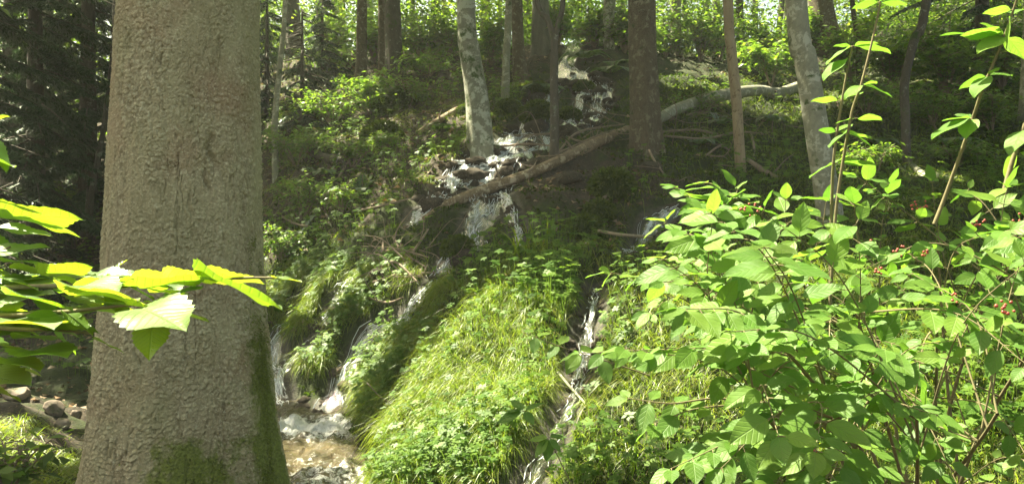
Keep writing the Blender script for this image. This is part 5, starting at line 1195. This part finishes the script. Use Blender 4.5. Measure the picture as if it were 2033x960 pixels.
# ------------------------------------------------------------------ ribbed leaf branch entering at the left
LL = leaf_template(6, 21, .27, serr=.12, fold=.12, droop=.10, peak=.40)
root = empty('leafy_branch', P3(-160, 590, 1.25), 'branch of translucent lime toothed leaves reaching in from the left edge', 'branch')
acc = Acc(); Yb = 1.15
for pts_ in ([(-160, 590, 1.25), (0, 572, 1.2), (160, 566, 1.15), (330, 560, 1.1), (470, 552, 1.08), (545, 551, 1.07)], [(-160, 600, 1.2), (-20, 625, 1.15), (110, 620, 1.12), (250, 605, 1.08), (330, 598, 1.05)], [(-160, 620, 1.2), (0, 650, 1.15), (120, 655, 1.12), (185, 662, 1.1)], [(-160, 560, 1.3), (-60, 520, 1.28), (20, 490, 1.25)], [(-160, 560, 1.3), (-60, 450, 1.3), (0, 428, 1.3)], [(-160, 720, 1.2), (-60, 745, 1.15), (40, 760, 1.1)], [(-160, 300, 1.3), (-60, 270, 1.3), (-10, 240, 1.3)]):
    acc_tube(acc, [P3(*a) for a in pts_], [.005, .003, .0015], k=8, seg=7, rough=.05)
acc.build('stem', M['stem'], root)
LV = [(0, 430, 178, 418, 1.3, 1.0), (22, 432, 170, 460, 1.32, .5), (-30, 505, 98, 478, 1.25, .9), (10, 520, 95, 514, 1.28, .5), (85, 545, 192, 516, 1.2, .8), (182, 548, 272, 536, 1.16, .9), (150, 566, 300, 560, 1.12, .7), (262, 556, 405, 540, 1.12, 1.0), (285, 572, 425, 535, 1.06, 1.0), (398, 548, 580, 594, 1.05, 1.2), (330, 552, 470, 538, 1.07, 1.3), (380, 545, 530, 552, 1.06, 1.2), (545, 551, 603, 553, 1.07, .6),
      (345, 590, 402, 556, 1.08, .8), (205, 607, 258, 597, 1.1, .7), (258, 606, 426, 622, 1.04, .7), (280, 612, 366, 634, 1.0, .6), (0, 640, 122, 608, 1.2, .9), (112, 655, 155, 590, 1.1, .7), (185, 672, 252, 696, 1.08, .8), (303, 640, 294, 708, 1.05, .7), (130, 618, 190, 660, 1.12, .7), (-20, 566, 125, 548, 1.22, .8), (0, 598, 110, 570, 1.18, .9), (10, 712, 85, 722, 1.1, .7),
      (60, 697, 135, 688, 1.12, .7), (-40, 745, 62, 748, 1.1, .8), (30, 672, 135, 662, 1.15, .8), (-30, 235, 22, 228, 1.3, .9), (-40, 310, 35, 320, 1.25, .9), (-30, 270, 20, 340, 1.25, .9), (-40, 470, 40, 505, 1.3, .9), (-40, 680, 70, 690, 1.15, .9), (-50, 720, 35, 700, 1.2, .9), (60, 590, 150, 640, 1.14, .8), (150, 590, 235, 585, 1.15, .7), (-30, 400, 20, 405, 1.35, .6),
      (215, 575, 262, 640, 1.13, .7), (300, 580, 380, 575, 1.15, .6), (-60, 620, 60, 590, 1.3, .9), (-50, 540, 40, 530, 1.35, .9), (-20, 600, 80, 625, 1.35, .9), (-60, 660, 40, 640, 1.3, .9), (170, 600, 250, 610, 1.25, .8), (40, 550, 130, 560, 1.35, .8), (90, 640, 160, 700, 1.3, .8), (-40, 760, 50, 790, 1.2, .8)]
for _ in range(34):
    x0 = srng.uniform(-120, 300); y0_ = 572 + srng.normal(0, 22 + 38 * (x0 < 90)) + (300 - x0) * .12 * srng.random(); L0 = srng.uniform(80, 150) * (1 if x0 < 150 else .75)
    LV.append((x0, y0_, x0 + L0, y0_ + srng.normal(6, 22), srng.uniform(1.05, 1.4), .9))
o = []
for (x0, y0_, x1, y1_, Y_, wsc) in LV:
    a = P3(x0, y0_, Y_); b_ = P3(x1, y1_, Y_ - .03 + .05 * srng.normal()); d_ = b_ - a
    o.append((a, d_, nrm(np.array([srng.normal(0, .12), (.40 if srng.random() < .65 else -.22) * wsc + srng.normal(0, .07), .95])), np.linalg.norm(d_)))
P_, D_, U_, S_ = zip(*o); ov(P_, D_, U_, S_, 'foliage', root, M['leaf_left'], LL)
# large dark leaves low at the left edge
bush(10, 990, 240, 150, .11, 160, 'large leaved plant in the lower left corner', y0=3.0, name='leafy_plant', cat='plant', stems=7)
# grass blades standing alone by the middle fall
b0 = place(1040, 505); k = 26; XYb = b0[None, :2] + rng.normal(0, .10, (k, 2))
o_ = blade_mesh('sedge', onground(XYb), .35 + .4 * rng.random(k), .006 + .004 * rng.random(k), M['grass'], nrm(rng.normal(size=(k, 2))), 'broad sedge blades standing beside the middle fall', lean=.3, droop=.5)
del o_['kind']; o_['category'] = 'sedge'
